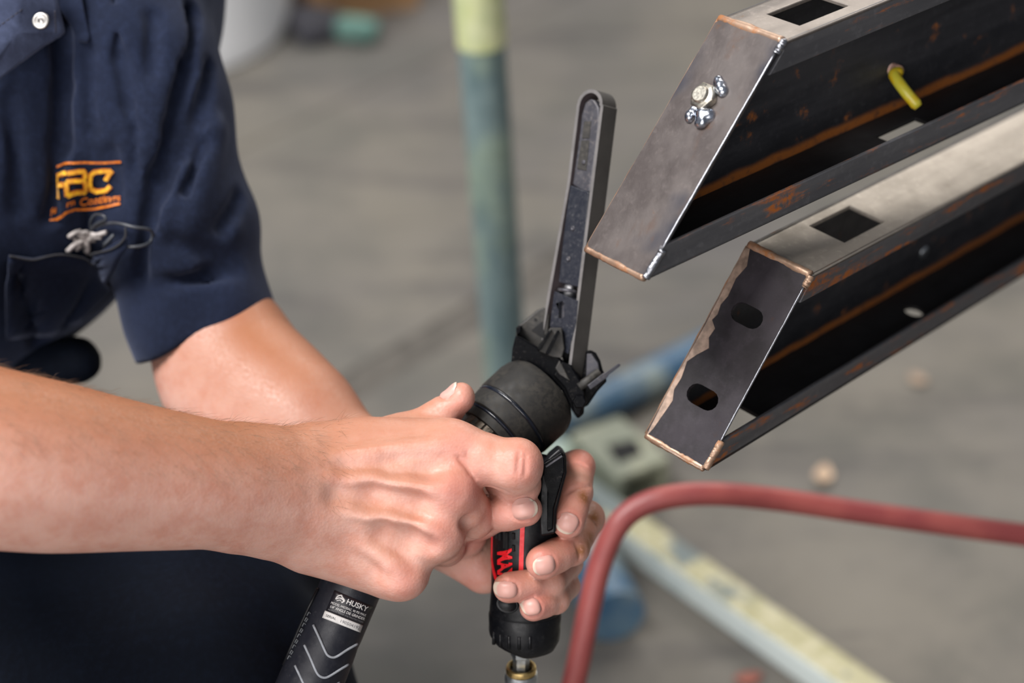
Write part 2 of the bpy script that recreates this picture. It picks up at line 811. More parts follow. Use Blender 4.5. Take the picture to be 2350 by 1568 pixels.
wristR = R_(690, 1128, 0)
arms.group(0)
fore = [R_(-260, 1000, -95), R_(-60, 1045, -88), R_(120, 1073, -72), R_(300, 1094, -52), R_(480, 1112, -30), R_(610, 1122, -10)]
sp = spline(fore, 12)
arms.chain(sp, np.interp(np.linspace(0, 5, len(sp)), range(6), [45, 44.5, 42, 37, 32.5, 30]), k=.003)
arms.cone(R_(560, 1095, -4), R_(700, 1092, 2), 23, 21, k=.02)
arms.cone(R_(560, 1150, -8), R_(710, 1180, 0), 23, 21, k=.02)
arms.cone(R_(640, 1225, 0), R_(660, 1218, 0), 8, 8, k=.02)          # ulna head
# metacarpals
MCPR = dict(i=R_(1036, 1030, 9), m=R_(1025, 1133, -2), r=R_(1000, 1226, 1), p=R_(922, 1314, 8))
arms.cone(R_(735, 1040, 10), MCPR['i'], 16, 13.0, k=.016)
arms.cone(R_(735, 1100, 0), MCPR['m'], 16, 13.2, k=.016)
arms.cone(R_(735, 1165, 0), MCPR['r'], 16, 12.2, k=.016)
arms.cone(R_(735, 1220, 8), MCPR['p'], 17, 12.0, k=.016)
arms.cone(R_(720, 1240, 14), R_(880, 1310, 16), 17, 13, k=.016)      # hypothenar
arms.cone(R_(840, 1050, 14), R_(960, 1045, 16), 17, 15, k=.02)       # first web muscle
arms.cone(R_(850, 1120, 10), R_(960, 1190, 10), 15, 13, k=.02)
# knuckle domes
arms.ell(R_(1040, 1132, -7), (10, 10, 8), k=.008)
arms.ell(R_(1012, 1224, -5), (9.5, 9.5, 8), k=.008)
arms.ell(R_(926, 1330, 0), (10, 8.5, 8), k=.008)
arms.ell(R_(1050, 1030, 1), (10, 9, 7), k=.01)
# extensor tendons and veins
for pts, r in (([R_(735, 1098, -16.2), R_(880, 1100, -16.2), R_(1020, 1124, -15.6)], 2.8),
               ([R_(750, 1152, -16), R_(890, 1184, -14.6), R_(1000, 1220, -13.2)], 2.4),
               ([R_(745, 1066, -13), R_(900, 1035, -9.2), R_(1030, 1022, -6)], 2.4),
               ([R_(745, 1200, -9), R_(850, 1255, -7), R_(915, 1305, -6)], 2.0),
               ([R_(700, 1122, -17), R_(600, 1070, -33)], 1.4),
               ([R_(900, 1075, -14), R_(985, 1060, -9)], 1.6)):
    sp = spline(pts, 5)
    arms.chain(sp, [r] * len(sp), k=.007)

# right fingers: joint positions, radii
FR = dict(
    i=([MCPR['i'], R_(1105, 1053, 3), R_(1180, 1070, 0), R_(1191, 1112, 12), R_(1150, 1106, 26)], [13.6, 14.0, 14.2, 11.6, 9.5]),
    m=([MCPR['m'], R_(1064, 1158, 6), R_(1083, 1184, 19), R_(1046, 1212, 43), R_(968, 1195, 52)], [13.0, 12.4, 12.8, 10.8, 9.0]),
    r=([MCPR['r'], R_(1018, 1246, 22), R_(1022, 1252, 40), R_(965, 1262, 56), R_(905, 1250, 54)], [12.0, 11.6, 11.5, 10, 8.5]),
    p=([MCPR['p'], R_(938, 1322, 22), R_(942, 1322, 38), R_(890, 1318, 51), R_(845, 1305, 48)], [11.6, 10.2, 10.0, 8.8, 7.6]))
for key in 'imrp':
    pts, rs = FR[key]
    arms.group(.0022)
    arms.chain(pts, rs, k=.003)
    # tie the root softly into the palm
    arms.groups[0][1].append(('cone', (pts[0], pts[0] + .55 * (pts[1] - pts[0]), rs[0] * .97 / 1000, rs[1] * .93 / 1000), .012))
arms.groups[-4][1].append(('ell', (R_(1196, 1066, -1), np.eye(3), np.array([.0105, .0125, .0125])), .006))
# right thumb, reaching up behind the index knuckle
arms.group(.006)
arms.chain([R_(800, 1040, 26), R_(915, 1010, 32), R_(1012, 956, 31), R_(1056, 914, 28)], [16, 13.5, 9.2, 7.9], k=.006)
arms.ell(R_(1061, 910, 28), (5.4, 6.8, 7.0), k=.004)

# ---- left arm, wrist and hand (behind the tool) -------------------
arms.group(.001)
sp = spline([C(245, 0, 156), C(338, 300, 157), C(402, 520, 161), C(470, 735, 164), C(522, 880, 156)], 10)
arms.chain(sp, np.interp(np.linspace(0, 4, len(sp)), range(5), [30, 32, 33, 36, 41]), k=.003)
sp = spline([C(526, 885, 152), C(610, 952, 136), C(750, 1042, 110), C(885, 1112, 92)], 10)
arms.chain(sp, np.interp(np.linspace(0, 3, len(sp)), range(4), [40, 40, 32, 25]), k=.003)
arms.cone(C(545, 815, 156), C(685, 938, 122), 33, 27, k=.03)
arms.cone(C(900, 1085, 90), C(980, 1120, 84), 25, 22, k=.02)
ML = dict(i=C(1228, 1098, 84), m=C(1232, 1165, 86), r=C(1222, 1236, 86), p=C(1205, 1300, 82))
arms.cone(C(985, 1105, 86), ML['i'], 17, 12.5, k=.016)
arms.cone(C(985, 1140, 88), ML['m'], 17, 12.5, k=.016)
arms.cone(C(985, 1175, 86), ML['r'], 17, 12, k=.016)
arms.cone(C(985, 1215, 82), ML['p'], 17, 11, k=.016)
arms.cone(C(985, 1205, 76), C(1110, 1310, 70), 17, 13.5, k=.014)        # heel of the hand
arms.cone(C(985, 1180, 70), C(1062, 1222, 46), 16, 14.5, k=.014)        # thumb base
FL = dict(
    i=([ML['i'], C(1326, 1072, 62), C(1320, 1132, 36), C(1304, 1198, 22)], [12, 9.7, 9.6, 8.6]),
    m=([ML['m'], C(1346, 1190, 60), C(1312, 1258, 33), C(1246, 1291, 16)], [12, 10.2, 9.6, 8.8]),
    r=([ML['r'], C(1300, 1292, 62), C(1262, 1337, 33), C(1167, 1349, 19)], [12, 9.2, 8.5, 7.8]),
    p=([ML['p'], C(1298, 1345, 64), C(1275, 1377, 38), C(1224, 1394, 24)], [10.5, 7.9, 7.7, 7.1]))
for key in 'imrp':
    pts, rs = FL[key]
    arms.group(.0018)
    arms.chain(pts, rs, k=.003)
    arms.groups[-1][1].append(('cone', (pts[2] * .45 + pts[3] * .55, pts[3], rs[3] * 1.06 / 1000, rs[3] * 1.02 / 1000), .003))
# left thumb, laid across the front of the handle
arms.group(.0006)
arms.chain([C(1050, 1212, 46), C(1105, 1186, 33), C(1165, 1173, 13), C(1206, 1170, 7)], [14.5, 11.5, 10, 9.3], k=.005)
# creases, pressed a little way into the finished surface
CREASE = ((R_(1062, 1050, -8), R_(1078, 1078, -6), .6), (R_(1072, 1040, -8), R_(1090, 1085, -4), .55), (R_(1050, 1046, -8), R_(1064, 1066, -8), .5),
          (R_(1192, 1040, -13), R_(1188, 1085, -14.5), .5), (R_(1204, 1046, -12), R_(1202, 1090, -13), .45),
          (R_(1120, 1117, -2), R_(1165, 1121, -3), 1.0),
          (R_(1062, 1236, 14), R_(1112, 1234, 22), .6), (R_(1055, 1226, 10), R_(1100, 1240, 20), .5),
          (C(1350, 1060, 46), C(1322, 1052, 46), .5), (C(1352, 1118, 34), C(1300, 1132, 24), .5),
          (C(1356, 1180, 44), C(1382, 1208, 46), .6), (C(1326, 1238, 20), C(1334, 1285, 24), .6),
          (C(1030, 1235, 30), C(1115, 1222, 14), .8), (C(1020, 1290, 50), C(1115, 1262, 44), .9),
          (C(1040, 1248, 30), C(1117, 1236, 20), .7),
          (R_(965, 965, 15), R_(1005, 972, 15), .7), (R_(978, 950, 16), R_(1010, 962, 16), .6))
NAILS = [(C(1309, 1203, 12), C(1300, 1225, 20) - C(1325, 1170, 22), (.40, -.2, 1), .0112, .0098),
         (C(1250, 1303, 6), C(1228, 1308, 12) - C(1276, 1298, 12), (-.1, -.35, 1), .0120, .0100),
         (C(1164, 1359, 10), C(1140, 1362, 12) - C(1188, 1358, 14), (-.05, -.3, 1), .0118, .0090),
         (C(1226, 1404, 14), C(1205, 1412, 18) - C(1245, 1398, 20), (-.1, -.6, 1), .0095, .0076),
         (C(1203, 1166, -4), C(1228, 1162, 2) - C(1178, 1170, 2), (.1, .25, 1), .0135, .0108),
         (R_(1038, 902, 27), R_(1054, 884, 27) - R_(1024, 924, 28), (-.95, .40, .08), .0115, .0100)]


def nail_axes(c, along, face):
    al = nrm(along)
    n0 = nrm(np.asarray(face) - al * (np.asarray(face) @ al))
    return al, n0, np.cross(n0, al)


# nail folds: a fine furrow round the root and sides of every nail
_nf = []
for c, along, face, L, Wd in NAILS:
    al, n0, sd = nail_axes(c, along, face)
    pts = [c + al * (v * L / 2) + sd * (u * Wd * .54) for u, v in ((-1.0, .75), (-1.04, .1), (-1.0, -.55), (-.6, -.98), (0, -1.10), (.6, -.98), (1.0, -.55), (1.04, .1), (1.0, .75))]
    P = np.array(pts) + n0 * .012
    for _ in range(60):
        P = P - n0 * (arms(P) * .6)[:, None]
    _nf += [(P[i], P[i + 1]) for i in range(len(P) - 1)]

_cr = []
for a, b, r in CREASE:
    q = arms.settle(a + (b - a) * np.linspace(0, 1, 5)[:, None])
    _cr += [(q[i], q[i + 1], r) for i in range(4)]
for a, b, r in _cr:
    arms.cut(a, b, r, k=.002)
for a, b in _nf:
    arms.cut(a, b, .42, k=.0014)
for pts, r, dp in (([(770, 1142), (850, 1154), (950, 1172)], 6, 1.3), ([(880, 1232), (930, 1250), (975, 1266)], 5, 1.6), ([(800, 1085), (900, 1078), (985, 1085)], 6, .9)):
    q = arms.settle(np.array([R_(x, y, -18) for x, y in pts]))
    q = q + arms.normal(q) * (r - dp) / 1000
    arms.cut(q[0], q[1], r, k=.008)
    arms.cut(q[1], q[2], r, k=.008)
# hollow between the ring knuckle and the middle finger
q = arms.settle(np.array([R_(1048, 1180, -4), R_(1053, 1197, -4)]))
q[:, 2] -= .0015
arms.cut(q[0], q[1], 3.2, k=.006)

V_a, Q_a = arms.mesh(.0011, 2)

# ---- the body inside the clothes (coarser) ------------------------
core = Sculpt()
core.group(.02)
neck0, neck1 = C(-90, -120, 190), C(-60, -420, 175)
core.chain([C(-40, 60, 220), C(-200, 700, 295), C(-300, 1250, 345)], [78, 82, 85], k=.05)
core.cone(C(240, 10, 200), C(-380, -40, 150), 40, 50, k=.05)
core.cone(C(-100, -60, 200), neck1, 54, 50, k=.03)
core.chain([C(-380, -30, 150), C(-470, 500, 60), C(-420, 960, -70)], [50, 47, 45], k=.02)
core.cone(C(-420, 960, -70), C(-70, 1045, -92), 45, 44.5, k=.02)
HD = C(-10, -640, 130)                           # head, bent towards the work
Rh = Frame((0, 0, 0), (.80, .12, -.55), (-.15, .95, .25)).R
hp = lambda x, y, z: HD + Rh @ np.array([x, y, z]) / 1000
core.group(.012)
core.ell(HD, (88, 105, 74), Rh, k=.02)
core.ell(hp(30, -62, 0), (62, 62, 56), Rh, k=.03)
core.ell(hp(62, -96, 0), (26, 20, 28), Rh, k=.02)
core.cone(hp(84, -4, 0), hp(104, -38, 0), 9, 14, k=.012)
core.cone(hp(86, -72, -20), hp(86, -72, 20), 7, 7, k=.006)
core.ell(hp(74, 18, 30), (14, 7, 20), Rh, k=.01)
core.ell(hp(74, 18, -30), (14, 7, 20), Rh, k=.01)
for s_ in (-1, 1):
    core.ell(hp(-8, -18, 74 * s_), (20, 30, 9), Rh, k=.004)
    core.cut(hp(92, -4, 30 * s_), hp(88, -4, 34 * s_), 12, k=.008)
core.cone(neck1, hp(-10, -60, 0), 50, 52, k=.03)
V_c, Q_c = core.mesh(.0045, 2)

person = empty('person', 'person in navy short-sleeved work shirt crouching with both hands on a black belt sander', 'person',
               base=to_cam(ground(300, 1800))[0])
body = add('body', (np.concatenate([V_a, V_c]), np.concatenate([Q_a, Q_c + len(V_a)])), SKIN, person, True)


def near(V, pts, r):
    out = np.zeros(len(V))
    for p, w in pts:
        out = np.maximum(out, w * np.exp(-((V - p) ** 2).sum(1) / r ** 2))
    return out


flush_pts = [(R_(1045, 1132, -18), .55), (R_(1075, 1130, -10), .6), (R_(1018, 1228, -14), .4), (R_(930, 1340, -8), .35), (R_(1205, 1070, -12), .5),
             (R_(1060, 1040, -8), .4), (C(1306, 1200, 12), .7), (C(1318, 1150, 26), .5), (C(1246, 1290, 6), .75), (C(1300, 1262, 24), .45),
             (C(1170, 1349, 10), .55), (C(1230, 1394, 16), .75), (C(1205, 1180, -2), .65), (C(1150, 1190, 0), .5), (C(1340, 1062, 52), .6),
             (R_(1120, 1200, 18), .3), (R_(1060, 912, 20), .3), (C(1080, 1240, 30), .6), (C(1080, 1330, 55), .4)]
fl = np.concatenate([near(V_a, flush_pts, .013), np.zeros(len(V_c))])
Nn = np.zeros((len(V_a), 3))
e1 = V_a[Q_a[:, 2]] - V_a[Q_a[:, 0]]
e2 = V_a[Q_a[:, 3]] - V_a[Q_a[:, 1]]
fn = np.cross(e1, e2)
for k_ in range(4):
    for i_ in range(3):
        Nn[:, i_] += np.bincount(Q_a[:, k_], fn[:, i_], len(V_a))
Nn /= np.linalg.norm(Nn, axis=1)[:, None] + 1e-12
pxx = CX - F * V_a[:, 0] / V_a[:, 2]
# the outer side of the forearms is tanned, fading out over the hand
up = np.clip((Nn[:, 1] * .85 + .24) * 1.2, 0, 1)
fade = np.clip((1150 - pxx) / 600, .15, 1)
tan_ = up * (.50 + .50 * fade)
tan_ = np.concatenate([tan_, np.full(len(V_c), .4)])
point_attr(body, 'flush', fl)
dirt = .75 * near(V_a, [(C(1338, 1143, 25), 1.3), (C(1334, 1264, 24), 1.2), (C(1350, 1238, 36), 1.3), (C(1344, 1252, 30), 1.2), (C(1364, 1188, 48), 1.3)], .0046)
point_attr(body, 'dirt', np.concatenate([dirt, np.zeros(len(V_c))]))
point_attr(body, 'tan', tan_)


# ---- fingernails ---------------------------------------------------
def nail(c, along, face, L, Wd, free=.11, lift=.0003):
    """a curved plate laid on the finger: c is a point near the nail centre, along points to the fingertip, face outwards"""
    al = nrm(along)
    n0 = nrm(np.asarray(face) - al * (np.asarray(face) @ al))
    sd = np.cross(n0, al)
    nu, nv = 13, 15
    P, ed = [], []
    for j in range(nv):
        v = j / (nv - 1) * 2 - 1
        wv = Wd * .5 * (1 - max(0, -v) ** 3 * .35) * (1 - max(0, v - .25) ** 2.2 * .55)
        for i in range(nu):
            u = i / (nu - 1) * 2 - 1
            vv = v * (1 - .16 * u * u * (1 if v > 0 else .6))
            P.append(np.asarray(c) + sd * (u * wv) + al * (vv * L * .5))
            ed.append(np.clip((v - (1 - 2 * free) + .22 * u * u) / .10, 0, 1))
    P = np.array(P)
    S0 = P + n0 * .012
    for _ in range(60):                          # come down onto the skin from outside
        S0 = S0 - n0 * (arms(S0) * .6)[:, None]
    Nv = arms.normal(S0)
    uu = np.tile(np.linspace(-1, 1, nu), nv)
    vv_ = np.repeat(np.linspace(-1, 1, nv), nu)
    h = lift + .00055 * (1 - uu ** 4) * np.clip((vv_ + 1.02) * 2.5, 0.1, 1)
    T = S0 + Nv * h[:, None]
    Bt = S0 - Nv * .0006
    n = len(T)
    Fc = []
    for j in range(nv - 1):
        for i in range(nu - 1):
            a = j * nu + i
            Fc.append((a, a + 1, a + nu + 1, a + nu))
            Fc.append((n + a, n + a + nu, n + a + nu + 1, n + a + 1))
    rim = [i for i in range(nu)] + [j * nu + nu - 1 for j in range(1, nv)] + [(nv - 1) * nu + i for i in range(nu - 2, -1, -1)] + [j * nu for j in range(nv - 2, 0, -1)]
    for a, b in zip(rim, rim[1:] + rim[:1]):
        Fc.append((b, a, a + n, b + n))
    o = add('fingernail', (np.concatenate([T, Bt]), Fc), NAIL, person, True, angle=50)
    point_attr(o, 'edge', np.array(ed + ed))
    return o


for sp_ in NAILS:
    nail(*sp_)

# ---- forearm hair -------------------------------------------------
t = NT('arm_hair')
t.set(Base_Color=(.15, .080, .042), Roughness=.5)
HAIR = t.m
cand = np.where((pxx > -40) & (pxx < 800) & (Nn[:, 1] > .05) & (V_a[:, 2] > -1.115) & (RNG.random(len(V_a)) < .05))[0][:2600]
HV, HF = [], []
for i in cand:
    p, n_ = V_a[i], Nn[i]
    d = np.array([.55, -.45, .0]) + RNG.normal(0, .22, 3)
    d = nrm(d - n_ * (d @ n_) * .8 + n_ * .28)
    L = RNG.uniform(.006, .012)
    s_ = nrm(np.cross(d, [0, 0, 1])) * .00005
    m_ = p + d * L * .55
    e_ = p + d * L - n_ * .0012
    b_ = len(HV)
    HV += [p - s_, p + s_, m_ + s_ * .7, m_ - s_ * .7, e_]
    HF += [(b_, b_ + 1, b_ + 2, b_ + 3), (b_ + 3, b_ + 2, b_ + 4)]
add('arm_hair', (np.array(HV), HF), HAIR, person, kind='stuff')

# ---- shirt --------------------------------------------------------
def cloth(name, lo, hi, thread=1500, rough=.85, sheen=.16):
    t = NT(name)
    n = t.noise(9, 4)
    w = t.noise(260, 4, .7)
    c = t.mix(t.ramp(n, .3, .7), lo, hi)
    c = t.mix(t.math('MULTIPLY', t.ramp(w, .4, .75), .35), c, tuple(min(1, q * 1.9) for q in hi))
    t.set(Base_Color=c, Roughness=rough, Specular_IOR_Level=.12, Sheen_Weight=sheen, Sheen_Roughness=.5)
    t.put(t.b.inputs['Sheen Tint'], (.55, .62, .9))
    wv = t.n('TexWave')
    wv.inputs['Scale'].default_value = thread * .3
    wv.inputs['Distortion'].default_value = 1.5
    t.put(wv.inputs['Vector'], t.co)
    t.bump(t.math('ADD', t.math('MULTIPLY', wv.outputs['Fac'], .4), t.noise(700, 3)), .25, .0006)
    return t.m


SHIRT = cloth('shirt_twill', (.0048, .0076, .0185), (.0095, .0145, .034))
shirt = Sculpt()
shirt.group(.0)
shirt.chain([C(-20, 30, 208), C(-130, 420, 222), C(-265, 900, 315), C(-340, 1300, 350)], [98, 104, 103, 105], k=.06)
shirt.ell(C(90, 280, 198), (98, 108, 90), k=.07)
shirt.ell(C(5, 490, 226), (76, 74, 84), k=.03)
shirt.cone(C(290, -40, 205), C(-380, -60, 150), 62, 60, k=.06)
shirt.chain([C(-380, -40, 150), C(-460, 440, 70)], [58, 58], k=.03)
sleeve = Sculpt()
sleeve.group(.0)
sleeve.chain([C(232, -60, 172), C(300, 150, 160), C(338, 300, 158), C(402, 520, 161), C(465, 745, 164), C(494, 850, 165)], [57, 52, 49.5, 47, 42.5, 42.5], k=.02)
_hem_a, _hem_d = C(465, 740, 164), nrm(C(465, 740, 164) - C(402, 520, 161))


def add_sleeve(P, d):
    # open sleeve: cut along the hem and hollowed out around the arm
    v = sleeve(P)
    rel = P - _hem_a
    ax = rel @ _hem_d
    rr = np.linalg.norm(rel - ax[:, None] * _hem_d, axis=1)
    v = np.maximum(v, ax + rel[:, 0] * .12 - .010)
    v = np.maximum(v, -np.maximum(rr - .0382, -(ax + .022)))
    return smin(d, v, .012)


shirt.pre = add_sleeve
# folds pressed into the cloth
FOLDS = (((136, 60), (143, 200), 6.5, 3), ((143, 200), (146, 330), 6, 2.5), ((140, 330), (118, 500), 4.5, 1.5),
         ((262, -10), (272, 130), 2.4, 2), ((272, 130), (292, 240), 2.4, 2), ((292, 240), (312, 300), 2.2, 1.8), ((312, 300), (308, 400), 2.0, 1.0),
         ((446, 20), (430, 150), 5, 3), ((430, 150), (398, 290), 5.5, 4), ((398, 290), (362, 400), 5.5, 4), ((362, 400), (338, 500), 4.5, 3.5), ((338, 500), (318, 640), 4, 2),
         ((484, 150), (462, 270), 3.5, 2), ((462, 270), (420, 350), 3.5, 2.4), ((420, 350), (372, 440), 3, 2),
         ((470, 330), (430, 440), 3.5, .5), ((548, 450), (510, 520), 4, 0), ((350, 40), (352, 160), 4, 0), ((40, 620), (90, 790), 4, 1), ((235, 590), (150, 740), 4, 1.5),
         ((28, 230), (40, 480), 5, -1), ((205, 120), (212, 300), 4, -1.5), ((255, 350), (270, 460), 3, 0), ((400, 560), (520, 600), 5, -2.5), ((370, 650), (540, 620), 5, -2.5))
_fl = []
for a, b, r, sink in FOLDS:
    q = shirt.trace(*np.array([a, b], float).T)
    q = q - shirt.normal(q, 3e-3) * sink / 1000
    _fl.append((q[0], q[1], r))
for a, b, r in _fl:
    shirt.cut(a, b, r, k=.006)
# rounded ridges of cloth beside the deep folds
shirt.group(.012)
for a, b, r in (((112, 90), (122, 480), 6), ((165, 60), (172, 420), 5), ((440, 300), (372, 500), 6), ((500, 300), (440, 500), 6), ((520, 520), (430, 640), 5)):
    q = shirt.trace(*np.array([a, b], float).T)
    q = q - shirt.normal(q, 3e-3) * (r - 2.0) / 1000
    shirt.cone(q[0], q[1], r)


def shirt_final(P, d):
    return d + .0009 * np.sin(P[:, 1] * 95 + P[:, 0] * 60) + .0008 * np.sin(P[:, 0] * 160 - P[:, 1] * 45 + 1.3)


shirt.final = shirt_final
_b = [np.minimum(shirt.bounds()[0], sleeve.bounds()[0]) - .006, np.maximum(shirt.bounds()[1], sleeve.bounds()[1]) + .006]
V_s, Q_s = shirt.mesh(.0026, 2, _b)
shirt_o = add('shirt', (V_s, Q_s), SHIRT, person, True, label='dark navy short-sleeved snap-front work shirt')


def patch(poly, n, off, thick=.0012):
    """piece of cloth whose outline is drawn over the shirt: laid on it, off metres proud"""
    poly = np.asarray(poly, float)
    c = poly.mean(0)
    rings = []
    m = []
    for i in range(len(poly)):
        a, b = poly[i], poly[(i + 1) % len(poly)]
        for t_ in np.linspace(0, 1, n, endpoint=False):
            m.append(a + (b - a) * t_)
    m = np.array(m)
    K = 9
    pts = np.concatenate([c + (m - c) * (k / K) for k in range(1, K + 1)] + [c[None]])
    P = shirt.trace(pts[:, 0], pts[:, 1])
    Nv = shirt.normal(P)
    o_ = off(pts) if callable(off) else off
    P = P + Nv * np.broadcast_to(o_, (len(P),))[:, None]
    M = len(m)
    Fc = [(k * M + i, k * M + (i + 1) % M, (k + 1) * M + (i + 1) % M, (k + 1) * M + i) for k in range(K - 1) for i in range(M)]
    Fc += [(K * M, i, (i + 1) % M)[::-1] for i in range(M)]
    Fc = [f[::-1] for f in Fc]
    return P, Fc


def bulge(edge_y, h):
    return lambda q: np.where(q[:, 1] < edge_y, h, .0025)


pocket = add('chest_pocket', patch([(12, 572), (70, 580), (132, 566), (205, 577), (262, 568), (288, 557), (302, 540), (303, 560), (280, 610), (240, 670), (185, 725), (120, 760), (10, 770)], 8,
                                   lambda q: .0035 + .006 * np.exp(-((q[:, 1] - 570) / 45) ** 2)), SHIRT, shirt_o, True, solid=.0016)
seam_t = NT('pocket_seam')
seam_t.set(Base_Color=(.022, .022, .026), Roughness=.9)
hem = spline([(12, 572), (70, 580), (132, 566), (205, 577), (262, 568), (288, 557), (302, 540), (303, 520)], 8)
P = shirt.trace(hem[:, 0], hem[:, 1])
P = P + shirt.normal(P) * .0105
add('pocket_hem', tube(P, .0007, 6), seam_t.m, shirt_o, True)
# collar: two points
COLLAR_LIT = cloth('collar_twill_lit', (.026, .034, .066), (.040, .050, .090), sheen=.3)  # shirt twill with the light on the upturned flap painted into its colour


def flap(poly_dz, name, mat, th=.0025):
    P = np.array([C(*p) for p in poly_dz])
    M0 = np.concatenate([P[i] + (P[(i + 1) % len(P)] - P[i]) * np.linspace(0, 1, 5, endpoint=False)[:, None] for i in range(len(P))])
    c_, K, M = P.mean(0), 8, len(M0)
    V = np.concatenate([c_ + (M0 - c_) * (k / K) for k in range(1, K + 1)] + [c_[None]])
    Fc = [(k * M + i, k * M + (i + 1) % M, (k + 1) * M + (i + 1) % M, (k + 1) * M + i) for k in range(K - 1) for i in range(M)] + [(K * M, (i + 1) % M, i) for i in range(M)]
    V[:, 2] += .0015 * np.sin(V[:, 0] * 190) + .001 * np.sin(V[:, 1] * 260)
    return add(name, (V, Fc), mat, shirt_o, True, solid=th)


flap([(-120, -90, 60), (60, -120, 72), (125, -30, 84), (136, 20, 88), (147, 72, 92), (134, 84, 92), (100, 105, 88), (40, 150, 78), (0, 182, 70), (-60, 220, 58), (-140, 270, 40)], 'collar_point', COLLAR_LIT)
flap([(120, -100, 104), (178, -60, 104), (192, 10, 105), (208, 88, 106), (203, 98, 106), (180, 96, 106), (166, 62, 106), (140, 20, 104)], 'collar_point', SHIRT)
# stitched edge of the collar
ST = NT('stitching')
ST.set(Base_Color=(.03, .03, .045), Roughness=.9)
for a, b in (((60, 18, 76), (0, 62, 64)), ((128, 30, 85), (130, 72, 89))):
    A_, B_ = C(*a), C(*b)
    for k_ in np.linspace(0, 1, 7):
        p = A_ + (B_ - A_) * k_ + np.array([0, 0, .0022])
        d = nrm(B_ - A_) * .0012
        add('stitch', tube([p - d, p + d], .0004, 5), ST.m, shirt_o, True)
CHROME = plain('snap_metal', (.30, .29, .28), .38, 1.0, .1, 60, .05)
sn = C(95, 49, 76)
sa = nrm((-.12, .1, 1))
snap = add('snap_button', lathe(sn, sa, [(-.001, .0048), (.0012, .0052), (.0020, .0047), (.0019, .0036), (.0011, .0029), (.0014, .0025), (.0018, .0021), (.0012, .0016), (.0006, .0004)], 32), CHROME, shirt_o, True, label='shiny ring-shaped metal snap')

# embroidered company mark
YEL = NT('yellow_thread')
YEL.set(Base_Color=YEL.mix(YEL.ramp(YEL.noise(420, 3), .35, .65), srgb(232, 176, 12), srgb(196, 128, 8)), Roughness=.6, Sheen_Weight=.2)
YEL.bump(YEL.noise(1500, 2, co=YEL.scale((1, .2, 1))), .4, .0005)
ORA = NT('orange_thread')
ORA.set(Base_Color=ORA.mix(ORA.ramp(ORA.noise(500, 3), .35, .65), srgb(214, 118, 14), srgb(168, 84, 8)), Roughness=.6)


def on_shirt(pts, off):
    pts = np.asarray(pts, float)
    P = shirt.trace(pts[:, 0], pts[:, 1])
    return P + shirt.normal(P, 2e-3) * off


def strokes(lines, w, off):
    Vs = []
    for ln in lines:
        q = np.asarray(ln, float)
        q = np.concatenate([np.linspace(q[i], q[i + 1], 6, endpoint=False) for i in range(len(q) - 1)] + [q[-1:]])
        T = np.gradient(q, axis=0)
        T /= np.linalg.norm(T, axis=1)[:, None] + 1e-9
        Nn_ = np.stack([-T[:, 1], T[:, 0]], 1) * w / 2
        L, Rr = on_shirt(q + Nn_, off), on_shirt(q - Nn_, off)
        V = np.concatenate([L, Rr])
        m = len(q)
        Vs.append((V, [(i, i + 1, m + i + 1, m + i) for i in range(m - 1)]))
    return join(Vs)


def Z(x, y):
    return (60 + x / 4.753, 330 + y / 4.753)


thin = [[Z(346, 350), Z(358, 470), Z(366, 600)]]
letters = [[Z(338, 352), Z(446, 322)], [Z(352, 462), Z(412, 446)],
           [Z(455, 328), Z(560, 306), Z(622, 300), Z(638, 330), Z(630, 382)], [Z(442, 416), Z(540, 406), Z(625, 406), Z(643, 450), Z(640, 522)], [Z(640, 522), Z(540, 526), Z(485, 545), Z(446, 568)], [Z(440, 416), Z(448, 568)],
           [Z(925, 298), Z(840, 295), Z(740, 308), Z(700, 345), Z(688, 430), Z(705, 495), Z(770, 520), Z(880, 512), Z(925, 462)], [Z(945, 292), Z(905, 335), Z(872, 400)]]
add('emblem_outline', strokes(letters, 12.0, .0009), ORA.m, shirt_o, label='orange outline of the embroidered letters FBC')
add('emblem_letters', strokes(letters, 8.6, .0016), YEL.m, shirt_o, label='yellow embroidered letters FBC')
add('emblem_letters', strokes(thin, 4.5, .0012), YEL.m, shirt_o)
add('emblem_lines', strokes([[Z(330, 250), Z(470, 215), Z(620, 203), Z(860, 205), Z(1050, 195)],
                             [Z(255, 840), Z(350, 825), Z(430, 745), Z(520, 712), Z(760, 705), Z(1040, 665)]], 5.2, .0012), ORA.m, shirt_o, label='orange embroidered lines')


def shirt_text(body_, x0, y0, x1, y1, size, bold=.022):
    V, Fc = text_mesh(body_, 1.0, 0, .1, bold)
    V = V[:, :2]
    wdt = V[:, 0].max()
    u = V[:, 0] / wdt
    q = np.stack([x0 + (x1 - x0) * u, y0 + (y1 - y0) * u - V[:, 1] * size], 1)
    return on_shirt(q, .0013), Fc


Vt = [shirt_text('Fu', *Z(268, 790), *Z(352, 742), 23), shirt_text('rn', *Z(430, 690), *Z(525, 652), 22), shirt_text('Coatings', *Z(570, 668), *Z(1045, 625), 25)]
add('emblem_lettering', join(Vt), ORA.m, shirt_o, label='orange embroidered word Coatings, its first word half lost in a fold')

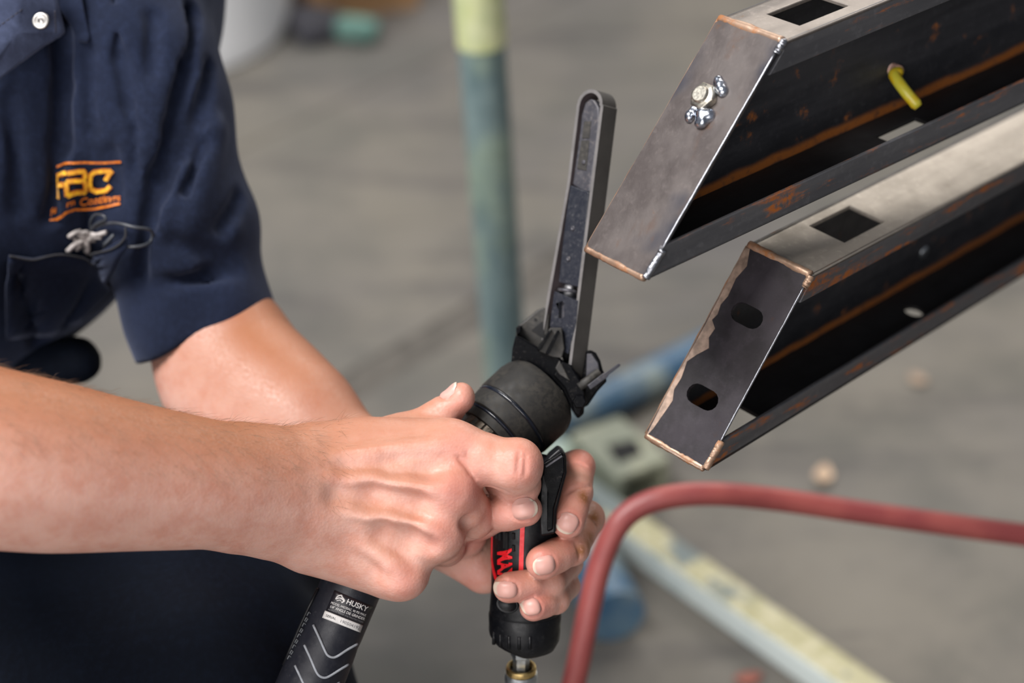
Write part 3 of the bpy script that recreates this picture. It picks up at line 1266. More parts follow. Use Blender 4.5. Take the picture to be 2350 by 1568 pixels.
# ---- trousers ------------------------------------------------------
TR = cloth('trouser_cloth', (.0016, .003, .007), (.003, .0055, .012), 1200, .8, .0)
tr = Sculpt()
tr.group(.02)
kneeR, kneeL = C(440, 1650, 126), C(500, 1235, 215)
hipR, hipL = C(-330, 1420, 240), C(-180, 1130, 300)
dn = np.array([0, -math.cos(PITCH), -math.sin(PITCH)])
tr.chain([hipR, kneeR], [104, 92], k=.05)
tr.ell(kneeR, (101, 103, 98), k=.03)
footR = kneeR + dn * .36 + np.array([-.03, 0, -.02])
tr.cone(kneeR + dn * .03, footR, 80, 66, k=.04)
tr.chain([hipL, kneeL], [92, 66], k=.05)
footL = kneeL + dn * .36 + np.array([-.03, 0, -.06])
tr.cone(kneeL, footL, 64, 58, k=.05)
tr.cone(hipR, hipL, 110, 105, k=.06)
tr.cone(C(80, 850, 215), C(182, 822, 205), 17, 14, k=.02)
for a, b, r in ((C(640, 1330, 55), C(760, 1560, 75), 5), (C(300, 1300, 18), C(520, 1350, 28), 4), (C(150, 1400, 5), C(420, 1500, 14), 5)):
    tr.cut(a, b, r, k=.02)
tr.final = lambda P, d: d + .0015 * np.sin(P[:, 0] * 70 + P[:, 1] * 50) + .001 * np.sin(P[:, 1] * 130 - P[:, 0] * 30)
V_t, Q_t = tr.mesh(.0045, 2)
add('trousers', (V_t, Q_t), TR, person, True)
BOOT = plain('boot_leather', (.03, .022, .017), .55)
for ft in (footR, footL):
    g = to_world(ft)[0]
    bt = Sculpt()
    fw = to_cam([[g[0], g[1], .0]])[0]
    tip = to_cam([[g[0] + .15, g[1] - .09, .0]])[0]
    upv = -dn
    bt.group(.02)
    bt.cone(fw + upv * .05, fw + upv * .16, 50, 50, k=.03)
    bt.cone(fw + upv * .045, tip + upv * .035, 45, 38, k=.03)
    bt.final = lambda P, d, fw=fw, upv=upv: np.maximum(d, -((P - fw) @ upv) + .001)
    add('boot', bt.mesh(.006, 2), BOOT, person, True)
HR = plain('head_hair', (.05, .03, .018), .6, 0, .4, 200, .5, 900)
hs = Sculpt()
hs.group(.01)
hs.ell(HD + Rh @ np.array([-.010, .012, 0]), (92, 104, 79), Rh)
hs.final = lambda P, d: np.maximum(d, (((P - HD) @ Rh)[:, 0] * .8 - ((P - HD) @ Rh)[:, 1] - .028)) + .001 * np.sin(P[:, 0] * 300) * np.sin(P[:, 1] * 280)
add('hair', hs.mesh(.005, 1), HR, person, True)

# ================================================================== the belt sander
BLK = worn_black('black_rubber_grip', (.004, .0044, .006), (.03, .03, .033), .42, .64, 420, 0, .3)
HOUS = worn_black('rubber_boot', (.011, .0105, .010), (.024, .0215, .018), .62, .48, 420, 0, .3)
CAST = worn_black('black_cast_metal', (.0018, .002, .0028), (.032, .030, .028), .34, .62, 520, 0, .07)
CASTL = worn_black('dusty_cast_metal', (.014, .0128, .0115), (.040, .036, .031), .6, .52, 420)
RED = plain('red_print', (.78, .012, .02), .45, 0, .1, 200, 0)
BELT = plain('abrasive_belt', (.058, .054, .050), .85, 0, .25, 30, .5, 2500)
BELTB = plain('belt_backing', (.055, .042, .046), .8, 0, .2, 60, .2, 900)
STEEL = plain('dull_steel', (.30, .30, .31), .36, 1.0, .25, 120, .15)
CASTB = worn_black('bluish_cast_metal', (.014, .016, .023), (.08, .08, .085), .32, .62, 520, 0, .5)
GREYM = worn_black('worn_grey_plate', (.050, .050, .060), (.11, .10, .10), .42, .58, 420, .3)
DARKC = plain('collar_teeth_steel', (.10, .085, .07), .38, 1.0, .35, 220, .2)
BRASS = plain('brass', (.72, .52, .22), .34, 1.0, .25, 120, .1)
ZINC = plain('zinc_plated', (.52, .56, .60), .4, 1.0, .2, 120, .1)
SHADE_INK = plain('recess_shade_and_ink', (.006, .006, .007), .9, 0, .1, 50, 0)  # near-black for print and for shade painted where holes and grooves sit

# straight handle, standing nearly upright
HB, HT = C(1203, 1500, 56), C(1212, 1030, 31)
h_ax = nrm(HT - HB)
h_len = np.linalg.norm(HT - HB)
sander = empty('belt_sander', 'black pneumatic belt sander with narrow belt arm held upright in both hands', 'sander', base=HB)
mm = lambda l: [(a / 1000, b / 1000) for a, b in l]
HF_ = axis_frame(HB, h_ax, (1, 0, 0))          # x right, y up the handle, z towards the viewer
add('handle', lathe(HB, h_ax, mm([(21, 17.5), (23, 20), (27, 20.4), (40, 19.6), (62, 19.8), (80, 19.8), (96, 19), (106, 18), (115, 17)]), 56, sx=1.0, sy=1.0), BLK, sander, True, angle=50)
# bottom cap: two tiers with a sloping underside
cap = lathe(HB, h_ax, mm([(1, 3), (1.5, 12.5), (4, 17.5), (9, 20), (14, 20.6), (18, 20.6), (24, 20.9), (25.5, 20.4), (26, 19)]), 56)
V = cap[0]
rel = (V - HB) @ HF_.R
low = rel[:, 1] < .012
V = V + np.outer(np.where(low, np.clip(-rel[:, 0], 0, 1) * .30 * np.clip((.016 - rel[:, 1]) / .016, 0, 1), 0), h_ax)
add('end_cap', (V, cap[1]), BLK, sander, True, angle=50)
for k_ in range(5):
    a_ = math.radians(-150 + k_ * 17)
    p = HB + HF_.R @ np.array([math.cos(a_) * .0203, .009 + .0003 * k_, -math.sin(a_) * .0203])
    add('cap_rib', tube([p, p + h_ax * .0075], .0010, 8), BLK, sander, True)
# oval exhaust recess over the cap
p = HF_.hit(1166, 1388, 2, .019)
add('exhaust_recess', lathe(HF_.pt(p)[0] - HF_.z * .0015, HF_.z + HF_.x * -.35, mm([(0, 5.2), (1.6, 5.4), (2.2, 4.9), (1.2, 4.2), (.6, .3)]), 28, xdir=HF_.x, sx=1.25, sy=.95), BLK, sander, True)


def on_handle(px, py, r=.0202):
    """point of the handle's cylinder seen at (px,py)"""
    q = HF_.hit(px, py, 2, .0)
    x = np.clip(q[0], -r * .985, r * .985)
    z = math.sqrt(r * r - x * x)
    for _ in range(3):
        q = HF_.hit(px, py, 2, z)
        x = np.clip(q[0], -r * .985, r * .985)
        z = math.sqrt(r * r - x * x)
    return HF_.pt((x, q[1], z))[0]


def hstrip(pts, w, r=.0203):
    """printed stripe following the handle's surface: real relief of a third of a millimetre"""
    P = np.array([on_handle(*p, r=r) for p in pts])
    T = np.gradient(P, axis=0)
    T /= np.linalg.norm(T, axis=1)[:, None]
    ctr = HB + np.outer((P - HB) @ h_ax, h_ax)
    Nr = P - ctr
    Nr /= np.linalg.norm(Nr, axis=1)[:, None]
    S = np.cross(T, Nr) * w / 2
    m = len(P)
    V = np.concatenate([P + S, P - S, P + S - Nr * .0006, P - S - Nr * .0006])
    Fc = []
    for i in range(m - 1):
        Fc += [(i, i + 1, m + i + 1, m + i), (i, 2 * m + i, 2 * m + i + 1, i + 1), (m + i, m + i + 1, 3 * m + i + 1, 3 * m + i)]
    return V, Fc


add('red_stripe', hstrip(spline([(1127, 1140), (1127, 1215), (1126, 1260), (1129, 1300), (1140, 1335), (1152, 1352)], 6), .0026), RED, sander)
add('red_stripe', hstrip(spline([(1198, 1140), (1199, 1200), (1197, 1260), (1195, 1330)], 6), .0025), RED, sander)
V, Fc = text_mesh('MAX', 1.0, 0, -.35, .045)
Vh = []
for x, y, z in V:
    Vh.append(on_handle(1143 + y * 45, 1266 + x * 33, .0203))
add('red_lettering', (np.array(Vh), Fc), RED, sander, label='red slanted letters running down the handle')
for x_, y0_, y1_ in ((1140, 1216, 1236), (1158, 1214, 1258), (1163, 1222, 1262), (1178, 1224, 1238), (1178, 1252, 1266), (1147, 1222, 1240)):
    P = np.array([on_handle(x_, y) for y in np.linspace(y0_, y1_, 5)])
    add('grip_groove_shade', tube(P + np.array([0, 0, .0002]), .0009, 8), SHADE_INK, sander, True)  # near-black ridges that paint the shade of moulded grooves
# throttle lever and its housing on the right of the handle
LV = Frame(C(1262, 1130, 30), C(1262, 1000, 30) - C(1252, 1260, 36), (0, 0, 1))


def lv(px, py):
    q = VIEW.hit(px, py, 2, -(D0 + .024))
    return (q[0], q[1])


add('throttle_housing', cutout([(1243, 1072), (1262, 1046), (1284, 1028), (1299, 1042), (1301, 1085), (1292, 1120), (1278, 1175), (1276, 1225), (1240, 1232), (1236, 1150)], 14, 52), BLK, sander, bevel=.0015)
add('throttle_lever', cutout([(1246, 1064), (1290, 1036), (1296, 1050), (1296, 1084), (1272, 1168), (1270, 1216), (1256, 1222), (1256, 1120), (1246, 1090)], 10, 16), CAST, sander, bevel=.001)
add('lever_seam', tube([C(1253, 1072, 8.5), C(1290, 1047, 8.5)], .0006, 6), GREYM, sander)
# air inlet: hex nipple, brass sleeve and steel coupler
ip = C(1196, 1494, 56)
ia = nrm(np.array([0, -.90, -.42]))
add('inlet_nipple', lathe(ip - ia * .004, ia, mm([(0, 6.2), (7, 6.2), (7.4, 5.2), (14, 4.9), (18, 4.9)]), 6, caps=True), ZINC, sander, bevel=.0004)
BR = ip + ia * .0105
coupler = empty('hose_coupler', 'steel air coupler with brass sleeve under the sander handle', 'coupler', base=BR)
add('brass_sleeve', lathe(BR, ia, mm([(2, 6.4), (.6, 6.6), (0, 7.4), (.3, 8.6), (2, 9.0), (3.5, 8.9), (3.6, 8.0), (6, 7.5)]), 40, caps=False), BRASS, coupler, True, angle=40)
add('coupler_body', lathe(BR + ia * .0035, ia, mm([(.2, 6.0), (.3, 9.2), (3, 9.6), (9, 9.6), (10, 8.8), (26, 8.6), (27, 7), (34, 7)]), 40), ZINC, coupler, True, angle=40)

# rubber-booted motor housing: a short drum lying across the top of the handle
a_im = np.array([.61, .79, 0])
h2 = nrm(np.array([.74 * .94, .67 * .94, -.34]))
near_c = C(1128, 1006, 46)
prof = mm([(-9, 17), (-8.8, 20.5), (-3.2, 20.5), (-3, 22.8), (1.5, 23.6), (2.2, 22.6), (3.6, 22.6), (4.2, 24.6), (14, 25.6), (15, 25), (16.5, 24.6), (17, 25.8), (18, 26.2), (33, 26.4), (37.5, 25.6), (41, 24), (43, 22)])
add('motor_housing', lathe(near_c, h2, prof, 72), HOUS, sander, True, angle=35, label='matt black rubber boot over the motor')
GLOSS = plain('glossy_black_band', (.006, .008, .014), .22, 0, .2, 80, .05)
add('boot_band', lathe(near_c, h2, mm([(14.4, 25.0), (14.8, 25.6), (15.6, 25.9), (16.6, 25.7), (17.0, 25.0)]), 72, caps=False), GLOSS, sander, True)
add('boot_band', lathe(near_c, h2, mm([(2.0, 22.6), (2.3, 23.4), (3.0, 23.6), (3.7, 23.4), (4.0, 22.6)]), 72, caps=False), GLOSS, sander, True)
tt = lathe(near_c, h2, mm([(-9.5, 15.5), (-9.6, 19.6), (-9.2, 20.9), (-3.4, 21.2)]), 80, mod=lambda k, n, i: (1.035 if (k // 4) % 2 else .985) if i in (2, 3) else 1.0, caps=False)
add('toothed_collar', tt, DARKC, sander, angle=30, label='bare steel toothed ring at the rear of the motor')
add('collar_bore', lathe(near_c, h2, mm([(-9.4, 15.6), (-4, 15.0), (-3.9, .2)]), 40, caps=False), SHADE_INK, sander, True)

# clamp casting between the motor and the belt arm
arm_a = nrm(C(1360, 230, 64) - C(1290, 800, 64))
phi = math.radians(40)
e1 = np.array([math.cos(phi), 0, math.sin(phi)])
AF = Frame(C(1301, 800, 64), e1 - arm_a * (e1 @ arm_a), arm_a)     # x across the belt loop, y up the arm, z towards the viewer-left
# make sure z points at the viewer
FRONT = 1.0 if AF.z[2] > 0 else -1.0


def af(px, py, off):
    q = AF.hit(px, py, 2, off * FRONT)
    return (q[0], q[1])


def plate_af(px, off0, off1, holes=()):
    """outline read at distance off0 in front of the arm's mid plane, thick from off0 back to off1 (metres, + = front)"""
    po = [af(x, y, off0) for x, y in px]
    ho = [[af(x, y, off0) for x, y in h] for h in holes]
    z0, z1 = sorted((off0 * FRONT, off1 * FRONT))
    return prism(AF, po, z0, z1, ho)


add('clamp_body', cutout([(1172, 846), (1176, 800), (1184, 768), (1200, 776), (1240, 800), (1268, 805), (1300, 835), (1330, 860), (1344, 890), (1340, 950), (1326, 962), (1305, 930), (1290, 898), (1256, 860), (1216, 840)], 54, 92), CAST, sander, bevel=.0012)
add('clamp_top', cutout([(1184, 773), (1185, 751), (1232, 712), (1250, 705), (1262, 720), (1256, 798), (1228, 801)], 68, 100), CASTL, sander, bevel=.001, label='dusty grey top lug of the clamp')
add('lug_slot_shade', cutout([(1220, 758), (1244, 738), (1250, 776), (1240, 772)], 67.4, 69), SHADE_INK, sander)  # dark patch painting the shade of the belt slot on the solid lug
add('clamp_lug', cutout([(1184, 750), (1198, 746), (1196, 764), (1186, 772)], 57, 80), CAST, sander, bevel=.001)
p_ = C(1229, 734, 67.6)
add('lug_pin_hole_shade', lathe(p_, (0, 0, 1), mm([(-.4, .8), (.1, .8)]), 12), SHADE_INK, sander)  # dark disc painted for the shade inside a pin hole
add('clamp_flange', cutout([(1290, 830), (1312, 838), (1336, 880), (1346, 918), (1332, 955), (1318, 950), (1312, 925), (1296, 890), (1270, 862)], 48, 56), CAST, sander, bevel=.001)
for pts in (([(1259, 760), (1268, 757), (1240, 806), (1231, 803)]), ([(1279, 758), (1285, 760), (1259, 815), (1251, 812)])):
    add('stiffening_rib', cutout(pts, 49, 66), CAST, sander, bevel=.0008)
add('rib_web', cutout([(1262, 752), (1290, 752), (1296, 800), (1290, 822), (1262, 818), (1236, 806)], 53, 66), CASTL, sander, bevel=.0008)
add('clamp_gusset', cutout([(1284, 826), (1290, 836), (1310, 876), (1282, 858), (1274, 846)], 47, 54), CASTL, sander, bevel=.0008)
add('clamp_bridge', cutout([(1282, 790), (1316, 780), (1330, 830), (1334, 880), (1300, 850)], 66, 84), CAST, sander, bevel=.001)
# belt guard on the right with its tension lever
add('belt_guard', cutout([(1345, 806), (1356, 803), (1368, 810), (1378, 828), (1383, 848), (1390, 862), (1393, 876), (1372, 898), (1350, 930), (1336, 938), (1322, 925), (1322, 895), (1336, 868)], 58, 74), CAST, sander, bevel=.0012)
add('guard_inner', cutout([(1347, 812), (1358, 812), (1372, 832), (1376, 850), (1345, 868)], 56.5, 60), GREYM, sander, bevel=.0005)
add('tension_shaft', tube([C(1328, 889, 49), C(1376, 855, 52)], .0026, 16), CASTL, sander, True)
add('shaft_nut', lathe(C(1330, 922, 46), (0, 0, 1), mm([(-4, 4.2), (1.5, 4.2), (2.0, 3.6)]), 6), CAST, sander, bevel=.0004)
add('tension_lever', prism(Frame(C(1351, 889, 46), C(1426, 834, 50) - C(1351, 889, 46), (0, 1, 0)), [(0, -.0016), (.012, -.0017), (.0135, -.0010), (.0222, -.0008), (.0226, 0), (.0222, .0008), (.0135, .0010), (.012, .0016), (0, .0014)], -.0012, .0012), GREYM, sander, bevel=.0004)
# arm inside the belt loop
F0, F1 = .0052, -.0055
top_arc = [(1330, 300), (1334, 262), (1342, 236), (1354, 226), (1366, 230), (1374, 246), (1375, 275)]
add('arm_tip', plate_af([(1313, 424)] + top_arc + [(1370, 330), (1354, 440), (1334, 438)], F0, F1), GREYM, sander, bevel=.0012, label='worn grey metal tip of the belt arm')
add('tip_slot', plate_af([(1340, 278), (1356, 278), (1352, 318), (1335, 318)], F0 + .0004, F0 - .0003), CASTL, sander, bevel=.0003)
add('tip_slot', plate_af([(1334, 322), (1352, 322), (1345, 392), (1324, 388)], F0 + .0004, F0 - .0003), CASTL, sander, bevel=.0003)
add('tip_rivet', lathe(AF.pt((*af(1341, 373, F0), F0 * FRONT))[0], AF.z * FRONT, mm([(0, 1.5), (.9, 1.3), (1.0, .6)]), 16), GREYM, sander, True)
add('arm_bar', plate_af([(1308, 424), (1352, 441), (1346, 500), (1334, 610), (1328, 660), (1281, 648), (1290, 560), (1300, 480)], F0 + .0012, F1), CASTB, sander, bevel=.0008, label='black flat bar with two rivets')
for x_, y_ in ((1315, 524), (1305, 594)):
    add('bar_rivet', lathe(AF.pt((*af(x_, y_, F0 + .0012), (F0 + .0012) * FRONT))[0], AF.z * FRONT, mm([(0, 1.5), (.5, 1.4), (.7, .9), (.35, .6), (.3, .1)]), 18), GREYM, sander, True)
c0, c1 = AF.pt((*af(1305, 690, 0), 0))[0], AF.pt((*af(1313, 628, 0), 0))[0]
add('slide_pin', tube([c0, c1], .0048, 20), STEEL, sander, True)
pr_ = AF.pt((*af(1306, 668, 0), 0))[0]
add('pin_ring', lathe(pr_, arm_a, mm([(-1, 4.8), (-1, 6.4), (0, 6.9), (1, 6.4), (1, 4.8)]), 28, caps=False), GREYM, sander, True)
add('arm_block', plate_af([(1272, 668), (1318, 688), (1326, 690), (1322, 740), (1304, 812), (1290, 806), (1262, 748), (1268, 700)], F0 + .0018, F1 - .001,
                          [[(1283, 694), (1290, 691), (1295, 697), (1294, 728), (1288, 733), (1281, 729)]]), CASTB, sander, bevel=.0008, label='black slotted block at the foot of the belt arm')
add('slot_floor', plate_af([(1280, 690), (1297, 690), (1297, 735), (1279, 735)], F0 - .0012, F1), GREYM, sander)
# the belt itself: a closed loop
half = .0093
yt = AF.hit(1364, 205, 2, .0065 * FRONT)[1] - half
yb = AF.hit(1318, 876, 2, 0)[1] + .004
ring = [(half * 1.08, y) for y in np.linspace(yb, yt, 24)] + arc(0, yt, half, 4, 176, 18) + [(-half * 1.02 - .006 * np.clip((.095 - y) / .087, 0, 1.05), y) for y in np.linspace(yt, .004, 24)] + [(-.012, -.006), (-half, yb * .7)] + arc(0, yb, half * 1.08, 184, 356, 14)
ring = np.array(ring)
T = np.roll(ring, -1, 0) - np.roll(ring, 1, 0)
T /= np.linalg.norm(T, axis=1)[:, None]
No = np.stack([T[:, 1], -T[:, 0]], 1)
inn = ring - No * .0021
bw = .0066
m = len(ring)
Vl = np.concatenate([np.c_[ring, np.full(m, bw)], np.c_[ring, np.full(m, -bw)], np.c_[inn, np.full(m, bw)], np.c_[inn, np.full(m, -bw)]])
Fo, Fi, Fe = [], [], []
for i in range(m):
    j = (i + 1) % m
    Fo += [(i, m + i, m + j, j)]
    Fe += [(2 * m + i, i, j, 2 * m + j), (m + i, 3 * m + i, 3 * m + j, m + j)]
    Fi += [(2 * m + i, 2 * m + j, 3 * m + j, 3 * m + i)]
belt = add('sanding_belt', (AF.pt(Vl), Fo + Fi + Fe), BELT, sander, True, angle=40, label='narrow grey sanding belt looped over the arm')
belt.data.materials.append(BELTB)
belt.data.materials.append(plain('belt_edge', (.105, .10, .10), .75, 0, .15, 120, .1))
for i in range(len(Fo), len(Fo) + len(Fi) + len(Fe)):
    belt.data.polygons[i].material_index = 1 if i < len(Fo) + len(Fi) else 2

# ================================================================== the die grinder in the right fist
G0, G1 = C(712, 1568, 22), C(817, 1320, 24)
g_ax = nrm(G1 - G0)
GF = axis_frame(G0, g_ax, (1, 0, 0))
grinder = empty('die_grinder', 'black pneumatic die grinder with white label and grey chevron grooves below the right fist', 'grinder', base=G0 - g_ax * .08)
GB = worn_black('grinder_grip', (.010, .011, .017), (.035, .035, .042), .42, .64, 420, 0, .4)
lg = np.linalg.norm(G1 - G0)
GR = .0172
add('grinder_handle', lathe(G0, g_ax, [(-.085, .012), (-.082, .0165), (-.02, .0182), (.0, .0180), (.02, .0176), (.028, .0170), (.032, .0172), (lg, GR), (lg + .05, .0165), (lg + .055, .012)], 56), GB, grinder, True, angle=45)
# flat lever guard along the left edge with moulded lettering
GREYL = plain('grey_groove_paint', (.26, .28, .31), .6, 0, .15, 200, 0)


def on_grinder(px, py, r):
    z = r
    for _ in range(4):
        q = GF.hit(px, py, 2, z)
        x = float(np.clip(q[0], -r * .985, r * .985))
        z = math.sqrt(r * r - x * x)
    return GF.pt((x, q[1], z))[0]


ZG = lambda x, y: (630 + x / 5.852, 1300 + y / 5.85)
for ch in (([(520, 790), (600, 960), (680, 1140), (720, 1200), (780, 1225), (850, 1205), (980, 1120), (1112, 1045)]),
           ([(400, 1060), (480, 1230), (555, 1405), (600, 1470), (660, 1497), (730, 1480), (860, 1400), (992, 1318)]),
           ([(275, 1335), (340, 1470), (420, 1640), (470, 1710), (540, 1735), (610, 1715), (740, 1640), (870, 1560)])):
    P = np.array([on_grinder(*ZG(x, y), .0178) for x, y in spline(ch, 5)])
    add('chevron_groove', tube(P, .0007, 8), GREYL, grinder, True)


def gpatch(quad, r, nu=10, nv=5):
    """rectangle between four picture corners laid on the handle"""
    q = np.array(quad, float)
    V, Fc = [], []
    for j in range(nv + 1):
        for i in range(nu + 1):
            u, v = i / nu, j / nv
            p = (q[0] * (1 - u) + q[1] * u) * (1 - v) + (q[3] * (1 - u) + q[2] * u) * v
            V.append(on_grinder(*p, r))
    for j in range(nv):
        for i in range(nu):
            a = j * (nu + 1) + i
            Fc.append((a, a + nu + 1, a + nu + 2, a + 1))
    return np.array(V), Fc


LBL = plain('black_label', (.009, .008, .012), .35, 0, .1, 100, 0)
WHT = plain('white_print', (.62, .61, .60), .5, 0, .08, 300, 0)
GRYP = plain('grey_print', (.16, .16, .17), .5, 0, .1, 300, 0)
label_q = [ZG(805, 320), ZG(1320, 545), ZG(1190, 800), ZG(690, 590)]
lab = add('nameplate', gpatch(label_q, .01745), LBL, grinder, True, solid=.0003, label='black maker label with white print')
add('serial_strip', gpatch([ZG(680, 595), ZG(1185, 795), ZG(1150, 890), ZG(640, 690)], .0175), WHT, lab, True, solid=.0003, label='white strip printed with a serial number')


def gtext(s_, p0, p1, hgt, bold=.01, r=.01765, shear=0.0):
    V, Fc = text_mesh(s_, 1.0, 0, shear, bold)
    w = V[:, 0].max()
    p0, p1 = np.array(ZG(*p0)), np.array(ZG(*p1))
    d = p1 - p0
    n_ = np.array([d[1], -d[0]]) / np.linalg.norm(d)
    up = np.array([.42, -.905])
    out = []
    for x, y, z in V:
        p = p0 + d * x / w + up * y * hgt
        out.append(on_grinder(p[0], p[1], r))
    return np.array(out), Fc


add('maker_name', gtext('HUSKY', (955, 500), (1238, 612), 17.5, .012), WHT, lab)
add('model_line', gtext('MODEL H4230AC, 90 PSI MAX', (752, 500), (1222, 676), 8, .0), WHT, lab)
add('type_line', gtext('1/4" ANGLE DIE GRINDER', (736, 552), (1205, 728), 9, .004), WHT, lab)
add('small_print', gtext('ALWAYS WEAR EYE PROTECTION', (716, 585), (1185, 762), 5, .0), GRYP, lab)
add('serial_number', gtext('SERIAL', (680, 672), (820, 722), 8, .0, .01775), SHADE_INK, lab)
add('serial_number', gtext('190504192', (868, 748), (1140, 855), 10, .0, .01775), GRYP, lab)
# dog-head emblem: an open curl with a pricked ear
emb = strokes_g = []
for pts, w in (([(822, 440), (850, 402), (900, 390), (905, 410)], .0009), ([(822, 440), (870, 425), (910, 440), (935, 465)], .0010), ([(835, 462), (880, 455), (895, 470)], .0006), ([(900, 488), (940, 462), (900, 400)], .0010)):
    emb.append(tube(np.array([on_grinder(*ZG(x, y), .0176) for x, y in spline(pts, 4)]), w * .42, 6))
add('emblem', join(emb), WHT, lab)
# moulded rim with raised letters on the left edge
rimP = [on_grinder(*ZG(x, y), .0178) for x, y in ((585, 300), (470, 530), (350, 790), (240, 1020), (100, 1320))]
add('moulded_rim', tube(rimP, .0009, 8), BLK, grinder, True)
MOULD = plain('moulded_letter', (.10, .11, .12), .5, 0, .2, 200, 0)
for k_ in range(9):
    x, y = 455 - k_ * 33, 640 + k_ * 73
    P = [on_grinder(*ZG(x + dx, y + dy), .0181) for dx, dy in ((-18, 22), (8, -26), (26, -6), (-2, 34))][: 3 + k_ % 2]
    add('moulded_letter', tube(P, .00032, 5), MOULD, grinder)

# ================================================================== two steel channels
def steel(name, base_lo, base_hi, rust, rough, metal, stripes=False, rust_lo=.58, bare=None, spec=.5, streak=False, tint=False):
    t = NT(name)
    s = t.scale((4, 40, 40))
    n1 = t.noise(1, 5, .6, co=s)
    n2 = t.noise(46, 6, .65) if not streak else t.noise(1, 6, .65, co=t.scale((18, 110, 110)))
    n3 = t.noise(240, 4, .6)
    c = t.mix(t.ramp(n1, .35, .65), base_lo, base_hi)
    c = t.mix(t.math('MULTIPLY', t.ramp(n3, .5, .8), .3), c, tuple(q * 1.8 for q in base_hi))
    if tint:
        c = t.mix(t.math('MULTIPLY', t.ramp(t.noise(16, 3, .5), .48, .60), .9), c, (.020, .022, .034))
        c = t.mix(t.math('MULTIPLY', t.ramp(t.noise(24, 4, .6, co=t.scale((1, 1.6, .8))), .55, .70), .6), c, (.075, .040, .026))
    rf = t.math('MULTIPLY', t.ramp(n2, rust_lo, rust_lo + .12), t.ramp(n3, .3, .6))
    if stripes:
        z = t.sep()[2]
        y = t.sep()[1]
        wob = t.math('MULTIPLY', t.math('SUBTRACT', t.noise(30, 3), .5), .006)
        zz = t.math('ADD', z, wob)
        on = t.math('MULTIPLY', t.ramp(zz, .0015, .0035), t.ramp(zz, .0105, .006))
        on = t.math('MULTIPLY', on, t.ramp(n3, .2, .5, .45, 1))
        rf = t.math('MAXIMUM', rf, on)
    c = t.mix(rf, c, rust)
    if bare:
        bf = t.math('MULTIPLY', t.ramp(t.noise(9, 3), .45, .6), .8)
        c = t.mix(bf, c, bare)
    t.set(Specular_IOR_Level=spec, Base_Color=c, Metallic=t.math('SUBTRACT', metal, t.math('MULTIPLY', rf, metal)), Roughness=t.math('ADD', t.ramp(n2, .3, .7, rough - .07, rough + .1), t.math('MULTIPLY', rf, .3), True))
    t.bump(t.math('ADD', t.math('MULTIPLY', n3, .6), t.noise(700, 3)), .08, .0006)
    return t.m


RUST = srgb(150, 82, 22)
SCALE_IN_SHADE = steel('mill_scale_inside_shade', (.017, .0175, .021), (.040, .040, .045), srgb(140, 80, 24), .5, .2, True, .60)  # mill scale, darkened: the channel's inner shade is in the colour
SCALE_BOT_SHADE = steel('mill_scale_flange_shade', (.006, .006, .007), (.012, .012, .014), srgb(70, 40, 16), .6, .2, False, .74)  # blacker still: shade behind the lip put into the scale colour
SCALE_LIP = steel('mill_scale_lip', (.060, .061, .069), (.10, .10, .107), RUST, .48, .25, False, .52, streak=True)
BARE_U = steel('scaled_flange', (.12, .105, .095), (.21, .185, .165), (.16, .09, .045), .46, .5, False, .60)
BARE = steel('bare_flange', (.27, .24, .205), (.38, .34, .295), (.16, .10, .05), .46, .55, False, .66)
PLATE_U = steel('end_plate_scale_brown', (.050, .040, .038), (.088, .075, .071), (.085, .040, .020), .46, .4, False, .60, tint=True)
PLATE_L = steel('end_plate_scale_dark', (.012, .010, .012), (.026, .022, .027), (.06, .03, .016), .55, .05, False, .66, spec=.22)
WELD = steel('ground_weld', (.24, .14, .09), (.36, .25, .18), (.26, .10, .03), .42, .55, False, .50)
BRIGHT = plain('bright_ground_edge', (.30, .31, .34), .36, 1.0, .2, 300, .2)
BOLTM = plain('bolt_zinc', (.50, .47, .40), .36, 1.0, .25, 260, .2)
SPAT = plain('weld_spatter', (.52, .56, .64), .22, 1.0, .3, 300, .2)
GROUND_PATCH = plain('ground_scale_patch', (.24, .17, .13), .5, .4, .3, 220, .3)


def slot(c, ax, L, r, n=8):
    """stadium outline about c along ax"""
    c, ax = np.array(c), np.array(ax)
    ax = ax / np.linalg.norm(ax)
    pe = np.array([-ax[1], ax[0]])
    out = []
    for s_, a0 in ((1, -90), (-1, 90)):
        for a in np.linspace(a0, a0 + 180, n):
            out.append(tuple(c + s_ * 0 * ax + ax * (s_ * L / 2) + r * (math.cos(math.radians(a)) * ax + math.sin(math.radians(a)) * pe)))
    return out


